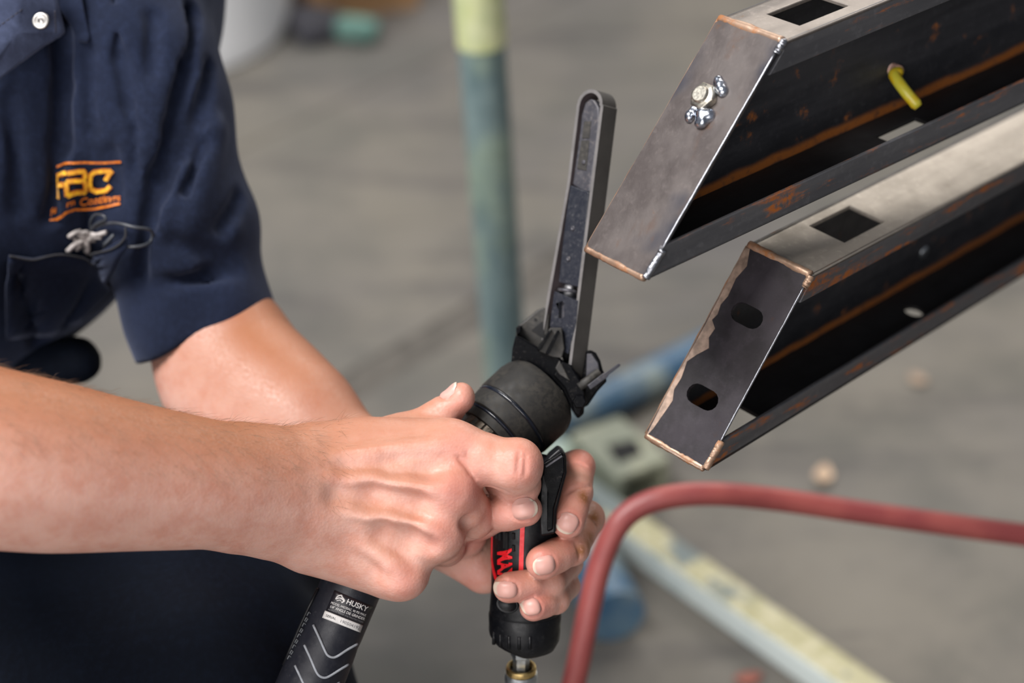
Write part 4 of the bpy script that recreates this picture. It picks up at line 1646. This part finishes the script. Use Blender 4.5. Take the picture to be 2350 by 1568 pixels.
def channel(name, label, cpx, dep, u, v, w, b, h, m, L, plate_mat, upper):
    """lipped C channel: local x along, y from web to open front, z up; the end is cut at a slant and closed by a plate"""
    fr = Frame(PD(*cpx, dep), -np.array(u), v)      # local x runs from the channel towards its cut end
    X = lambda poly: [(-p[0], p[1]) for p in poly]
    th, lip = .0026, .0155
    root = empty(name, label, 'steel channel', frame=fr, group='welded steel channels')

    def ux(z):
        return m * z / h

    # web: in x,z at y = 0
    hol = []
    if upper:
        q = fr.hit(2048, 160, 1, th)
        hol = [[(q[0] + .0042 * math.cos(a), q[2] + .0042 * math.sin(a)) for a in np.linspace(0, 2 * math.pi, 17)[:-1]]]
    add('web', prism(fr, X([(0, 0), (L, 0), (L, h), (m, h)]), 0, th, hol, order='xzy'), SCALE_IN_SHADE, root, label='dark web with a rust line along its foot')
    # flanges: in x,y
    def flange(z0, z1, xs, holes, mat, nm, lb):
        return add(nm, prism(fr, X([(xs, 0), (L, 0), (L, b), (xs, b)]), z0, z1, holes), mat, root, label=lb, bevel=.0008)
    tq = [(1767, 34), (1872, -12), (1948, 12), (1846, 53)] if upper else [(1872, 512), (1955, 476), (2028, 508), (1938, 556)]
    th_ = [fr.hit(x, y, 2, h)[:2] for x, y in tq]
    x0, x1 = min(p[0] for p in th_), max(p[0] for p in th_)
    y0, y1 = max(.006, min(p[1] for p in th_)), min(b - .005, max(p[1] for p in th_))
    flange(h - th, h, m, [[(x0, y0), (x1, y0), (x1, y1), (x0, y1)]], BARE_U if upper else BARE, 'top_flange', 'brownish steel top flange with a square hole' if upper else 'pale bare steel top flange with a square hole')
    bq = [(2012, 312), (2100, 270), (2132, 285), (2045, 326)] if upper else [(1660, 1012), (1690, 935), (1758, 962), (1690, 1010)]
    bh = [fr.hit(x, y, 2, th)[:2] for x, y in bq]
    x0, x1 = min(p[0] for p in bh), max(p[0] for p in bh)
    y0, y1 = max(.008, min(p[1] for p in bh)), min(b - .004, max(p[1] for p in bh))
    x1 = min(x1, -.006)
    hs_ = [[(x0, y0), (x1, y0), (x1, y1), (x0, y1)]]
    if not upper:
        q = fr.hit(2098, 714, 2, th)
        hs_.append([(q[0] + .0062 * math.cos(a), float(np.clip(q[1], .012, b - .012)) + .0062 * math.sin(a)) for a in np.linspace(0, 2 * math.pi, 17)[:-1]])
    flange(0, th, 0.0, hs_, SCALE_BOT_SHADE, 'bottom_flange', 'dark bottom flange with a cut-out')
    # lips along the open front
    add('top_lip', prism(fr, X([(ux(h - lip) + .004, h - lip), (L, h - lip), (L, h), (m, h), (m - .001, h - .005)]), b - th, b, order='xzy'), SCALE_LIP, root, bevel=.0008, label='dark grey upper lip streaked with rust')
    add('bottom_lip', prism(fr, X([(0, 0), (L, 0), (L, lip), (.012, lip)]), b - th, b, order='xzy'), SCALE_LIP, root, bevel=.0008, label='dark grey lower lip with rust spots')
    # slanted end plate: frame with x down->up along the cut, y across
    sl = np.array([-m, 0, h])
    sl_len = np.linalg.norm(sl)
    s_dir = fr.R @ (sl / sl_len)
    pf = Frame(fr.o, s_dir, fr.y)          # x up the slant, y to the front, z = outward or inward
    out = 1.0 if pf.z @ fr.x > 0 else -1.0

    def pl(px, py):
        q = pf.hit(px, py, 2, out * th * .6)
        return (q[0], q[1])
    holes = []
    if not upper:
        for c_ in ((1715, 725), (1613, 912)):
            c2 = np.array(pl(*c_))
            holes.append(slot(c2, (0.0, 1.0), .0088, .0058))
    z0, z1 = sorted((out * -.0008, out * .0022))
    e = .0008
    pb = .0035
    outline = [(e, pb)] + [(e, b - pb)] + [(pb, b - e), (sl_len - pb, b - e), (sl_len - e, b - pb), (sl_len - e, pb), (sl_len - pb, e), (pb, e)]
    plate = add('end_plate', prism(pf, outline, z0, z1, holes), plate_mat, root, label='slanted end plate welded over the channel')
    # weld beads ground smooth round the plate
    rr = RNG

    def bead(p0, p1, r, mat, nm='weld_bead', wob=.00008, lab_=None):
        n_ = 26
        P = pf.pt(np.array(p0) + (np.array(p1) - np.array(p0)) * np.linspace(0, 1, n_)[:, None])
        P = P + rr.normal(0, wob, P.shape)
        R_a = r * (1 + np.convolve(rr.normal(0, .10, n_ + 4), np.ones(5) / 5, 'valid'))
        return add(nm, tube(P, R_a, 10), mat, root, True, label=lab_)
    zf = out * .0004
    bead((sl_len, .001, zf), (sl_len, b - .001, zf), .0026, WELD, lab_='brown weld along the top edge')
    bead((.001, .0008, zf), (sl_len - .001, .0008, zf), .0014, WELD)
    bead((.0006, .001, zf), (.0006, b - .002, zf), .0022, WELD, lab_='rusty weld along the bottom edge')
    bead((.0008, b - .0012, zf), (lip * 1.15, b - .0006, zf), .0022, BRIGHT if upper else WELD)
    bead((sl_len - lip * .5, b - .0006, zf), (sl_len, b - .0006, zf), .0022, BRIGHT if upper else WELD)
    bead((lip * 1.1, b - .0006, out * .0014), (sl_len - lip * .45, b - .0006, out * .0014), .0007, BRIGHT, 'bright_edge', .00003, 'bright ground front edge of the plate')
    return root, fr, pf, out, pl, sl_len, b


ub, fu, pu, ou, plu, slu, bu = channel('steel_channel', 'upper steel channel with a bolt welded on its brownish slanted end plate', (1345, 573), 1.068, (.782, .366, -.505), (.620, -.361, .697), (-.073, .857, .509), .0489, .1014,   .1008, 1.5, PLATE_U, True)
lb, fl_, pl_f, ol, pll, sll, bl = channel('steel_channel', 'lower steel channel with two slots in its dark end plate', (1480, 1000), 1.12, (.656, .318, -.684), (.745, -.421, .518), (.123, .849, .513), .0437, .1007, .0685, 1.5, PLATE_L, False)

# bolt and spatter on the upper plate
bp = pu.pt((*plu(1622, 228), ou * .0022))[0]
bz = pu.z * ou
bolt = add('bolt_head', lathe(bp, bz, mm([(0, 8.0), (4.2, 8.0), (5.0, 6.8)]), 6, xdir=pu.y), BOLTM, ub, bevel=.0005, label='dull hexagonal bolt head')
add('bolt_end', lathe(bp + bz * .0047, bz, mm([(0, 5.6), (.3, 5.6), (.2, 4.9), (1.6, 4.7), (2.2, 4.2)]), 28), BOLTM, bolt, True, angle=40)
sp = Sculpt()
sp.group(.002)
cB = pu.pt((*plu(1612, 266), ou * .0026))[0]
for k_ in range(9):
    o_ = pu.R @ np.array([RNG.uniform(-.0055, .0024), RNG.uniform(-.0065, .0065), 0]) + bz * RNG.uniform(0, .0012)
    sp.ell(cB + o_, tuple(RNG.uniform(2.4, 4.2, 3)), k=.0015)
add('weld_blob', sp.mesh(.0006, 1), SPAT, ub, True, label='shiny bluish weld under the bolt')
sp = Sculpt()
sp.group(.002)
for x_, y_, r_ in ((1652, 188, 2.0), (1657, 200, 2.4), (1662, 212, 2.4), (1650, 196, 1.8), (1655, 208, 2.2)):
    sp.ell(pu.pt((*plu(x_, y_), ou * .0028))[0], (r_ * 1.35, r_ * 1.5, r_ * 1.3), k=.0012)
add('weld_blob', sp.mesh(.0006, 1), SPAT, ub, True)


# ground bare patches along the left edge of the lower plate, a hair proud of the scale
def plate_patch(pts, pf, pl, out, mat, root, nm):
    q = [pl(*p) for p in pts]
    z0, z1 = sorted((out * .0018, out * .00235))
    return add(nm, prism(pf, q, z0, z1), mat, root)


plate_patch([(1722, 572), (1715, 612), (1690, 640), (1672, 680), (1655, 700), (1648, 722), (1635, 735), (1642, 755), (1628, 775), (1628, 800), (1600, 815), (1578, 830), (1565, 868), (1548, 895), (1545, 920), (1528, 945), (1500, 985), (1486, 1000), (1492, 985), (1545, 880), (1620, 745), (1690, 610), (1712, 570)], pl_f, pll, ol, GROUND_PATCH, lb, 'ground_patch')
plate_patch([(1484, 1000), (1510, 1008), (1530, 1030), (1560, 1042), (1590, 1060), (1606, 1064), (1614, 1080), (1550, 1045), (1495, 1012)], pl_f, pll, ol, GROUND_PATCH, lb, 'ground_patch')
# rivet in the lower web
rv = fl_.hit(2120, 578, 1, .0026)
rv = fl_.pt((rv[0], .0026, rv[2]))[0]
add('web_rivet', lathe(rv, fl_.y, mm([(0, 4.6), (.8, 4.2), (1.5, 2.6), (1.8, .4)]), 22), ZINC, lb, True, label='pale rivet in the web')

# yellow-dipped hook end through the upper web
hk = fu.hit(2050, 160, 1, .001)
h0 = fu.pt((hk[0], -.012, hk[2] + .001))[0]
h1 = fu.pt((hk[0], .004, hk[2]))[0]
HY = NT('yellow_dipped_coat')
HY.set(Base_Color=HY.mix(HY.ramp(HY.noise(120, 4), .4, .6), srgb(196, 186, 60), srgb(206, 172, 20)), Roughness=.35)
HY.bump(HY.noise(350, 3), .3, .0008)
hook = empty('paint_hook', 'yellow coated hook end poking through the upper channel web', 'hook', base=h1)
tip = C(2105, 243, 0)
dd = (h1[2])
P = spline([h0, h1, PD(2052, 172, -h1[2] - .004), PD(2074, 205, -h1[2] - .009), PD(2108, 246, -h1[2] - .010)], 6)
add('hook_wire', tube(P, [.0035] * (len(P) - 2) + [.0036, .0026], 16), HY.m, hook, True)
add('hook_collar', tube(P[3:8], .0039, 16), plain('pinkish_primer', (.50, .30, .24), .5), hook, True)

# ================================================================== hose, stand and things on the floor
HOSE = NT('red_rubber_hose')
HOSE.set(Base_Color=HOSE.mix(HOSE.ramp(HOSE.noise(22, 4), .35, .65), (.29, .068, .060), (.22, .045, .045)), Roughness=.45)
HOSE.bump(HOSE.noise(600, 3), .15, .0005)
e0 = BR + ia * .036
hp_ = [e0, e0 + ia * .03, C(1200, 1760, 105), C(1228, 1850, 165), C(1265, 1790, 225), C(1300, 1640, 255), C(1330, 1510, 265), C(1352, 1400, 268), C(1376, 1300, 266), C(1412, 1215, 262),
       C(1462, 1166, 262), C(1540, 1140, 262), C(1650, 1134, 268), C(1800, 1149, 290), C(2000, 1179, 310), C(2350, 1228, 340), C(2750, 1275, 380), C(3100, 1360, 470), to_cam([[1.05, 1.35, .02]])[0], to_cam([[1.5, 1.7, .0085]])[0], to_cam([[2.6, 2.0, .0085]])[0]]
tag(add('air_hose', tube(spline(hp_, 8), [.0066] * 12 + [.0082] * (8 * (len(hp_) - 1) + 1 - 12), 20), HOSE.m, None, True), 'red rubber air hose arching up from the sander and away beneath the channels', 'hose')


def overspray(name, lo, hi, spray, rough=.5):
    """blue-grey pipe dusted with pale yellow-green powder, heavier in blotches"""
    t = NT(name)
    n = t.noise(14, 4, .6, co=t.scale((1, 1, .45)))
    n2 = t.noise(38, 5, .65, co=t.scale((1, 1, .4)))
    c = t.mix(t.ramp(n2, .35, .65), lo, hi)
    c = t.mix(t.math('MULTIPLY', t.ramp(n, .45, .62), .75), c, spray)
    t.set(Base_Color=c, Roughness=rough)
    t.bump(t.noise(200, 4), .2, .001)
    return t.m


BLUEP = overspray('blue_grey_pipe', (.100, .160, .175), (.20, .275, .28), (.30, .38, .29), .42)
BLUED = overspray('blue_pipe', (.040, .105, .19), (.10, .17, .23), (.30, .34, .30), .45)
TAPE = overspray('yellow_coated_band', (.62, .66, .30), (.70, .72, .45), (.34, .42, .20), .35)
t = NT('yellow_and_white_overspray')
g_ = t.n('NewGeometry')
nz = t.sep(g_.outputs['Normal'])[2]
n = t.noise(13, 4, .6)
n2 = t.noise(60, 5, .7)
topc = t.mix(t.ramp(n2, .38, .62), (.47, .44, .30), (.33, .31, .17))
topc = t.mix(t.ramp(n, .52, .60), topc, (.13, .16, .16))
sidec = t.mix(t.ramp(n, .5, .7), (.50, .56, .55), (.36, .44, .45))
t.set(Base_Color=t.mix(t.ramp(t.math('ADD', nz, t.math('MULTIPLY', t.math('SUBTRACT', n, .5), .6)), .45, .8), sidec, topc), Roughness=.6)
YTUBE = t.m

base = ground(1172, 1068)
stand = empty('pipe_stand', 'blue-grey pipe stand with yellow band and floor legs behind the sander', 'stand', base=to_cam(base)[0])
top = to_world(PD(1086, -140, 1.79))[0]
top = top + (top - base) * 1.1
bz0 = base + np.array([0, 0, .03])
add('post', tube(to_cam(np.array([bz0 + (top - bz0) * k for k in np.linspace(0, 1, 12)])), .0222, 28), BLUEP, stand, True, angle=50, label='blue-grey powder-dusted post')
pt_ = lambda y: to_cam((bz0 + (top - bz0) * y)[None])[0]


def along_post(py):
    lo_, hi_ = 0.0, 1.0
    for _ in range(40):
        k = (lo_ + hi_) / 2
        q = pt_(k)
        yy = CY + F * q[1] / q[2]
        if yy > py:
            lo_ = k
        else:
            hi_ = k
    return lo_


add('yellow_band', tube([pt_(along_post(100)), pt_(along_post(40)), pt_(1.0)], .0232, 28), TAPE, stand, True, angle=50, label='pale yellow-green band round the upper post')
for y_ in (232, 330, 452):
    k = along_post(y_)
    add('post_ring', tube([pt_(k), pt_(k + .004)], .0226, 28), BLUEP, stand, True, angle=50)


def floor_tube(p0, p1, wid, hgt, mat, nm, lab_, rnd=False):
    a, b = np.array(p0), np.array(p1)
    if rnd:
        zz = np.array([0, 0, wid / 2])
        return add(nm, tube([a + zz, a + (b - a) * .5 + zz, b + zz], wid / 2, 28), mat, stand, True, space='world', angle=50, label=lab_)
    d = nrm(b - a)
    n_ = np.array([-d[1], d[0], 0])
    L = np.linalg.norm(b - a)
    V = np.array([a + d * s + n_ * u + np.array([0, 0, z]) for s in (0, L) for u in (-wid / 2, wid / 2) for z in (.001, hgt)])
    Fc = [(0, 1, 3, 2), (4, 6, 7, 5), (0, 4, 5, 1), (2, 3, 7, 6), (0, 2, 6, 4), (1, 5, 7, 3)]
    return add(nm, (V, Fc), mat, stand, space='world', bevel=.006, label=lab_, segs=3)


floor_tube(ground(1235, 1105, 0), ground(2160, 1765, 0), .036, .034, YTUBE, 'leg', 'floor leg crusted with yellow and white overspray')
floor_tube(ground(1205, 1051, 0), ground(1800, 746, 0), .042, .046, BLUED, 'leg', 'blue round floor leg', True)
floor_tube(ground(1260, 1150, 0), ground(1410, 1470, 0), .058, .05, BLUED, 'leg', 'short blue floor leg', True)
add('foot_plate', prism(FW, [tuple(p[:2]) for p in (ground(1110, 1120), ground(1215, 1010), ground(1330, 1075), ground(1240, 1180))], 0, .03), BLUEP, stand, space='world', bevel=.004)
# open square tube end lying against the hub
c_ = ground(1425, 1118)
dv = nrm(ground(1510, 1085)[:2] - ground(1345, 1150)[:2])
SQF = Frame(np.array([c_[0], c_[1], 0]), (dv[0], dv[1], 0), (0, 0, 1))
SQP = overspray('pale_yellow_socket', (.26, .27, .19), (.34, .34, .25), (.13, .15, .12), .6)
sq = [(-.032, .001), (.032, .001), (.032, .05), (-.032, .05)]
sqi = [(-.022, .010), (.022, .010), (.022, .041), (-.022, .041)]
add('square_socket', prism(SQF, sq, -.05, .04, [sqi]), SQP, stand, space='world', bevel=.003, label='pale yellow open square socket beside the post foot')
add('socket_hole_shade', prism(FW, [tuple((c_[:2] + dv * u + np.array([-dv[1], dv[0]]) * v)) for u, v in ((-.02, -.02), (.012, -.02), (.02, .005), (-.012, .012))], .0495, .0508), SHADE_INK, stand, space='world')  # dark slab painting a hole's shade on the closed socket top

# white drum at the back
WHITE = plain('white_drum_plastic', (.91, .93, .96), .4, 0, .04, 6, .05, 60)
dc = ground(350, 62)
er = ground(668, 62)
R_d = np.linalg.norm(er - dc)
drum = empty('white_drum', 'white round drum standing on the floor behind the person', 'drum', base=to_cam(dc)[0])
wl = lambda o, prof, n=72: lathe(o, (0, 0, 1), prof, n)
add('drum_wall', wl(dc, [(.0, R_d * .93), (.004, R_d * .97), (.03, R_d), (.30, R_d * 1.01), (.31, R_d * 1.03), (.33, R_d * 1.03), (.34, R_d * 1.01), (.60, R_d * 1.02), (.605, R_d * .99), (.60, R_d * .97)]), WHITE, drum, True, space='world', angle=50)
add('drum_lid', wl(dc + np.array([0, 0, .595]), [(0, R_d * .97), (.02, R_d * .97), (.02, R_d * .5), (.025, R_d * .2)]), WHITE, drum, True, space='world', angle=50)

# cardboard carton, dark rag and green roll beyond it
CARD = plain('brown_cardboard', (.33, .19, .09), .85, 0, .25, 12, .2, 90)
cc = ground(800, 50)
CFr = Frame(np.array([cc[0], cc[1], 0]), (.93, .36, 0), (-.36, .93, 0))
cart = empty('cardboard_carton', 'blurred brown cardboard carton on the floor at the back', 'carton', base=to_cam(cc)[0])
add('carton_body', box(CFr, -.05, .12, .01, .15, .0, .08), CARD, cart, space='world', bevel=.003)
add('flap', box(CFr, -.05, .12, -.02, .008, .072, .076), CARD, cart, space='world', bevel=.001)
gr = ground(828, 98)
GRN = plain('green_cloth', (.085, .17, .145), .85, 0, .35, 18, .4, 90)
q = np.array([[-.035, .012, .020], [0, 0, .021], [.026, -.005, .019]]) + gr
rl = tube(to_cam(spline(q, 6)), [.014, .018, .020, .019, .020, .020, .019, .020, .019, .019, .018, .017, .014], 22)
tag(add('rolled_cloth', rl, GRN, None, True, angle=60), 'blurred green rolled cloth lying in front of the brown carton', 'cloth roll')
rg = ground(722, 92)
rag = Sculpt()
rag.group(.02)
for k_ in range(9):
    o_ = np.array([RNG.uniform(-.03, .035), RNG.uniform(-.02, .03), .014 + RNG.uniform(0, .01)])
    rag.ell(to_cam((rg + o_)[None])[0], (20, 18, 16), k=.02)
RAGM = plain('dark_rag', (.030, .030, .038), .9, 0, .3, 30, .3, 200)
tag(add('dark_rag', rag.mesh(.006, 2), RAGM, None, True), 'dark crumpled rag on the floor beside the white drum', 'rag')

# dry leaves and scraps
LEAF = plain('dry_leaf', (.46, .34, .24), .8, 0, .2, 60, .3, 300)


def leaf(px, py, L, Wd, yaw, curl, mat, lab_, cat, nm='dry_leaf'):
    g = ground(px, py)
    n_ = 9
    V, Fc = [], []
    for i in range(n_):
        u = i / (n_ - 1) * 2 - 1
        wv = Wd * (1 - abs(u) ** 2.2) + .0008
        for j in range(5):
            v = j / 4 * 2 - 1
            V.append((u * L, v * wv, .003 + curl * (u * u * .6 + v * v * .5) * L))
    for i in range(n_ - 1):
        for j in range(4):
            a = i * 5 + j
            Fc.append((a, a + 5, a + 6, a + 1))
    V = np.array(V)
    c, s_ = math.cos(yaw), math.sin(yaw)
    V = np.c_[V[:, 0] * c - V[:, 1] * s_, V[:, 0] * s_ + V[:, 1] * c, V[:, 2]] + g
    return tag(add(nm, (V, Fc), mat, None, True, space='world', solid=.0006), lab_, cat)


leaf(1888, 1104, .015, .009, 1.3, .6, LEAF, 'beige dry leaf on the concrete between the lower channel and the hose', 'leaf')
leaf(2106, 878, .012, .008, 2.2, .3, plain('brown_leaf', (.30, .22, .16), .8, 0, .2, 60, .3, 300), 'small brownish leaf on the concrete right under the lower channel', 'leaf')
leaf(1716, 1566, .014, .007, .3, .3, plain('reddish_leaf', (.22, .07, .05), .7), 'reddish scrap on the concrete beside the yellow crusted leg', 'scrap', 'floor_scrap')
gw = ground(2350, 1528)
WRAP = NT('foil_wrapper')
WRAP.set(Base_Color=WRAP.mix(WRAP.ramp(WRAP.sep()[1], -.008, .01), (.10, .22, .34), (.42, .14, .12)), Roughness=.3, Metallic=.3)
wr_ = lathe((0, 0, 0), (1, 0, 0), [(-.030, .003), (-.026, .0085), (-.01, .0105), (.012, .010), (.027, .008), (.031, .003)], 20, mod=lambda k, n, i: 1 + .08 * math.sin(k * 2.2 + i))
wv_ = np.array(wr_[0]) + gw + np.array([0, 0, .0115])
tag(add('foil_wrapper', (wv_, wr_[1]), WRAP.m, None, True, space='world'), 'crumpled red and blue wrapper at the lower edge of the floor', 'wrapper')

# tangle of white cord poking out of the chest pocket
PW = plain('white_cord', (.36, .33, .32), .8, 0, .4, 160, .3, 600)
PD_ = plain('dark_cord', (.045, .050, .060), .4, 0, .3, 120, .1)
cord = empty('cord_tangle', 'tangled white and dark cord ends poking out of the chest pocket', 'cord', base=shirt.trace(205, 570)[0])


def wire(pts, off, r, mat, nm):
    q = spline(pts, 5)
    P = shirt.trace(q[:, 0], q[:, 1])
    P = P + shirt.normal(P) * np.interp(np.linspace(0, 1, len(q)), np.linspace(0, 1, len(off)), off)[:, None]
    return add(nm, tube(P, r, 8), mat, cord, True)


for pts, r in (([Z(430, 1150), Z(500, 1060), Z(560, 1010), Z(600, 1040), Z(560, 1090)], .0022), ([Z(640, 1140), Z(690, 1080), Z(650, 1010), Z(600, 1000)], .0024), ([Z(450, 990), Z(470, 960), Z(530, 920), Z(590, 930), Z(620, 910), Z(690, 920), Z(700, 960), Z(640, 980), Z(540, 960)], .0020),
               ([Z(720, 990), Z(790, 960), Z(850, 980), Z(930, 960)], .0022), ([Z(660, 1150), Z(680, 1120), Z(720, 1060), Z(700, 1000)], .0015), ([Z(740, 1030), Z(800, 1000), Z(880, 1010)], .0020), ([Z(500, 1000), Z(540, 1060), Z(520, 1120)], .0018), ([Z(620, 1060), Z(680, 1090), Z(660, 1150)], .0018), ([Z(700, 940), Z(760, 1000), Z(820, 1040)], .0017), ([Z(560, 910), Z(600, 960), Z(650, 920)], .0016)):
    wire(pts, [.003, .006, .004], r * .7, PW, 'cord_strand')
for pts, r in (([Z(750, 920), Z(760, 820), Z(860, 770), Z(960, 790), Z(970, 830), Z(880, 860), Z(790, 910)], .0008), ([Z(800, 900), Z(930, 870), Z(1080, 870), Z(1200, 910), Z(1240, 990), Z(1200, 1080), Z(1060, 1100)], .0010), ([Z(920, 1140), Z(980, 1060), Z(1030, 980)], .0011)):
    wire(pts, [.004, .009, .006], r, PD_, 'cord_loop')
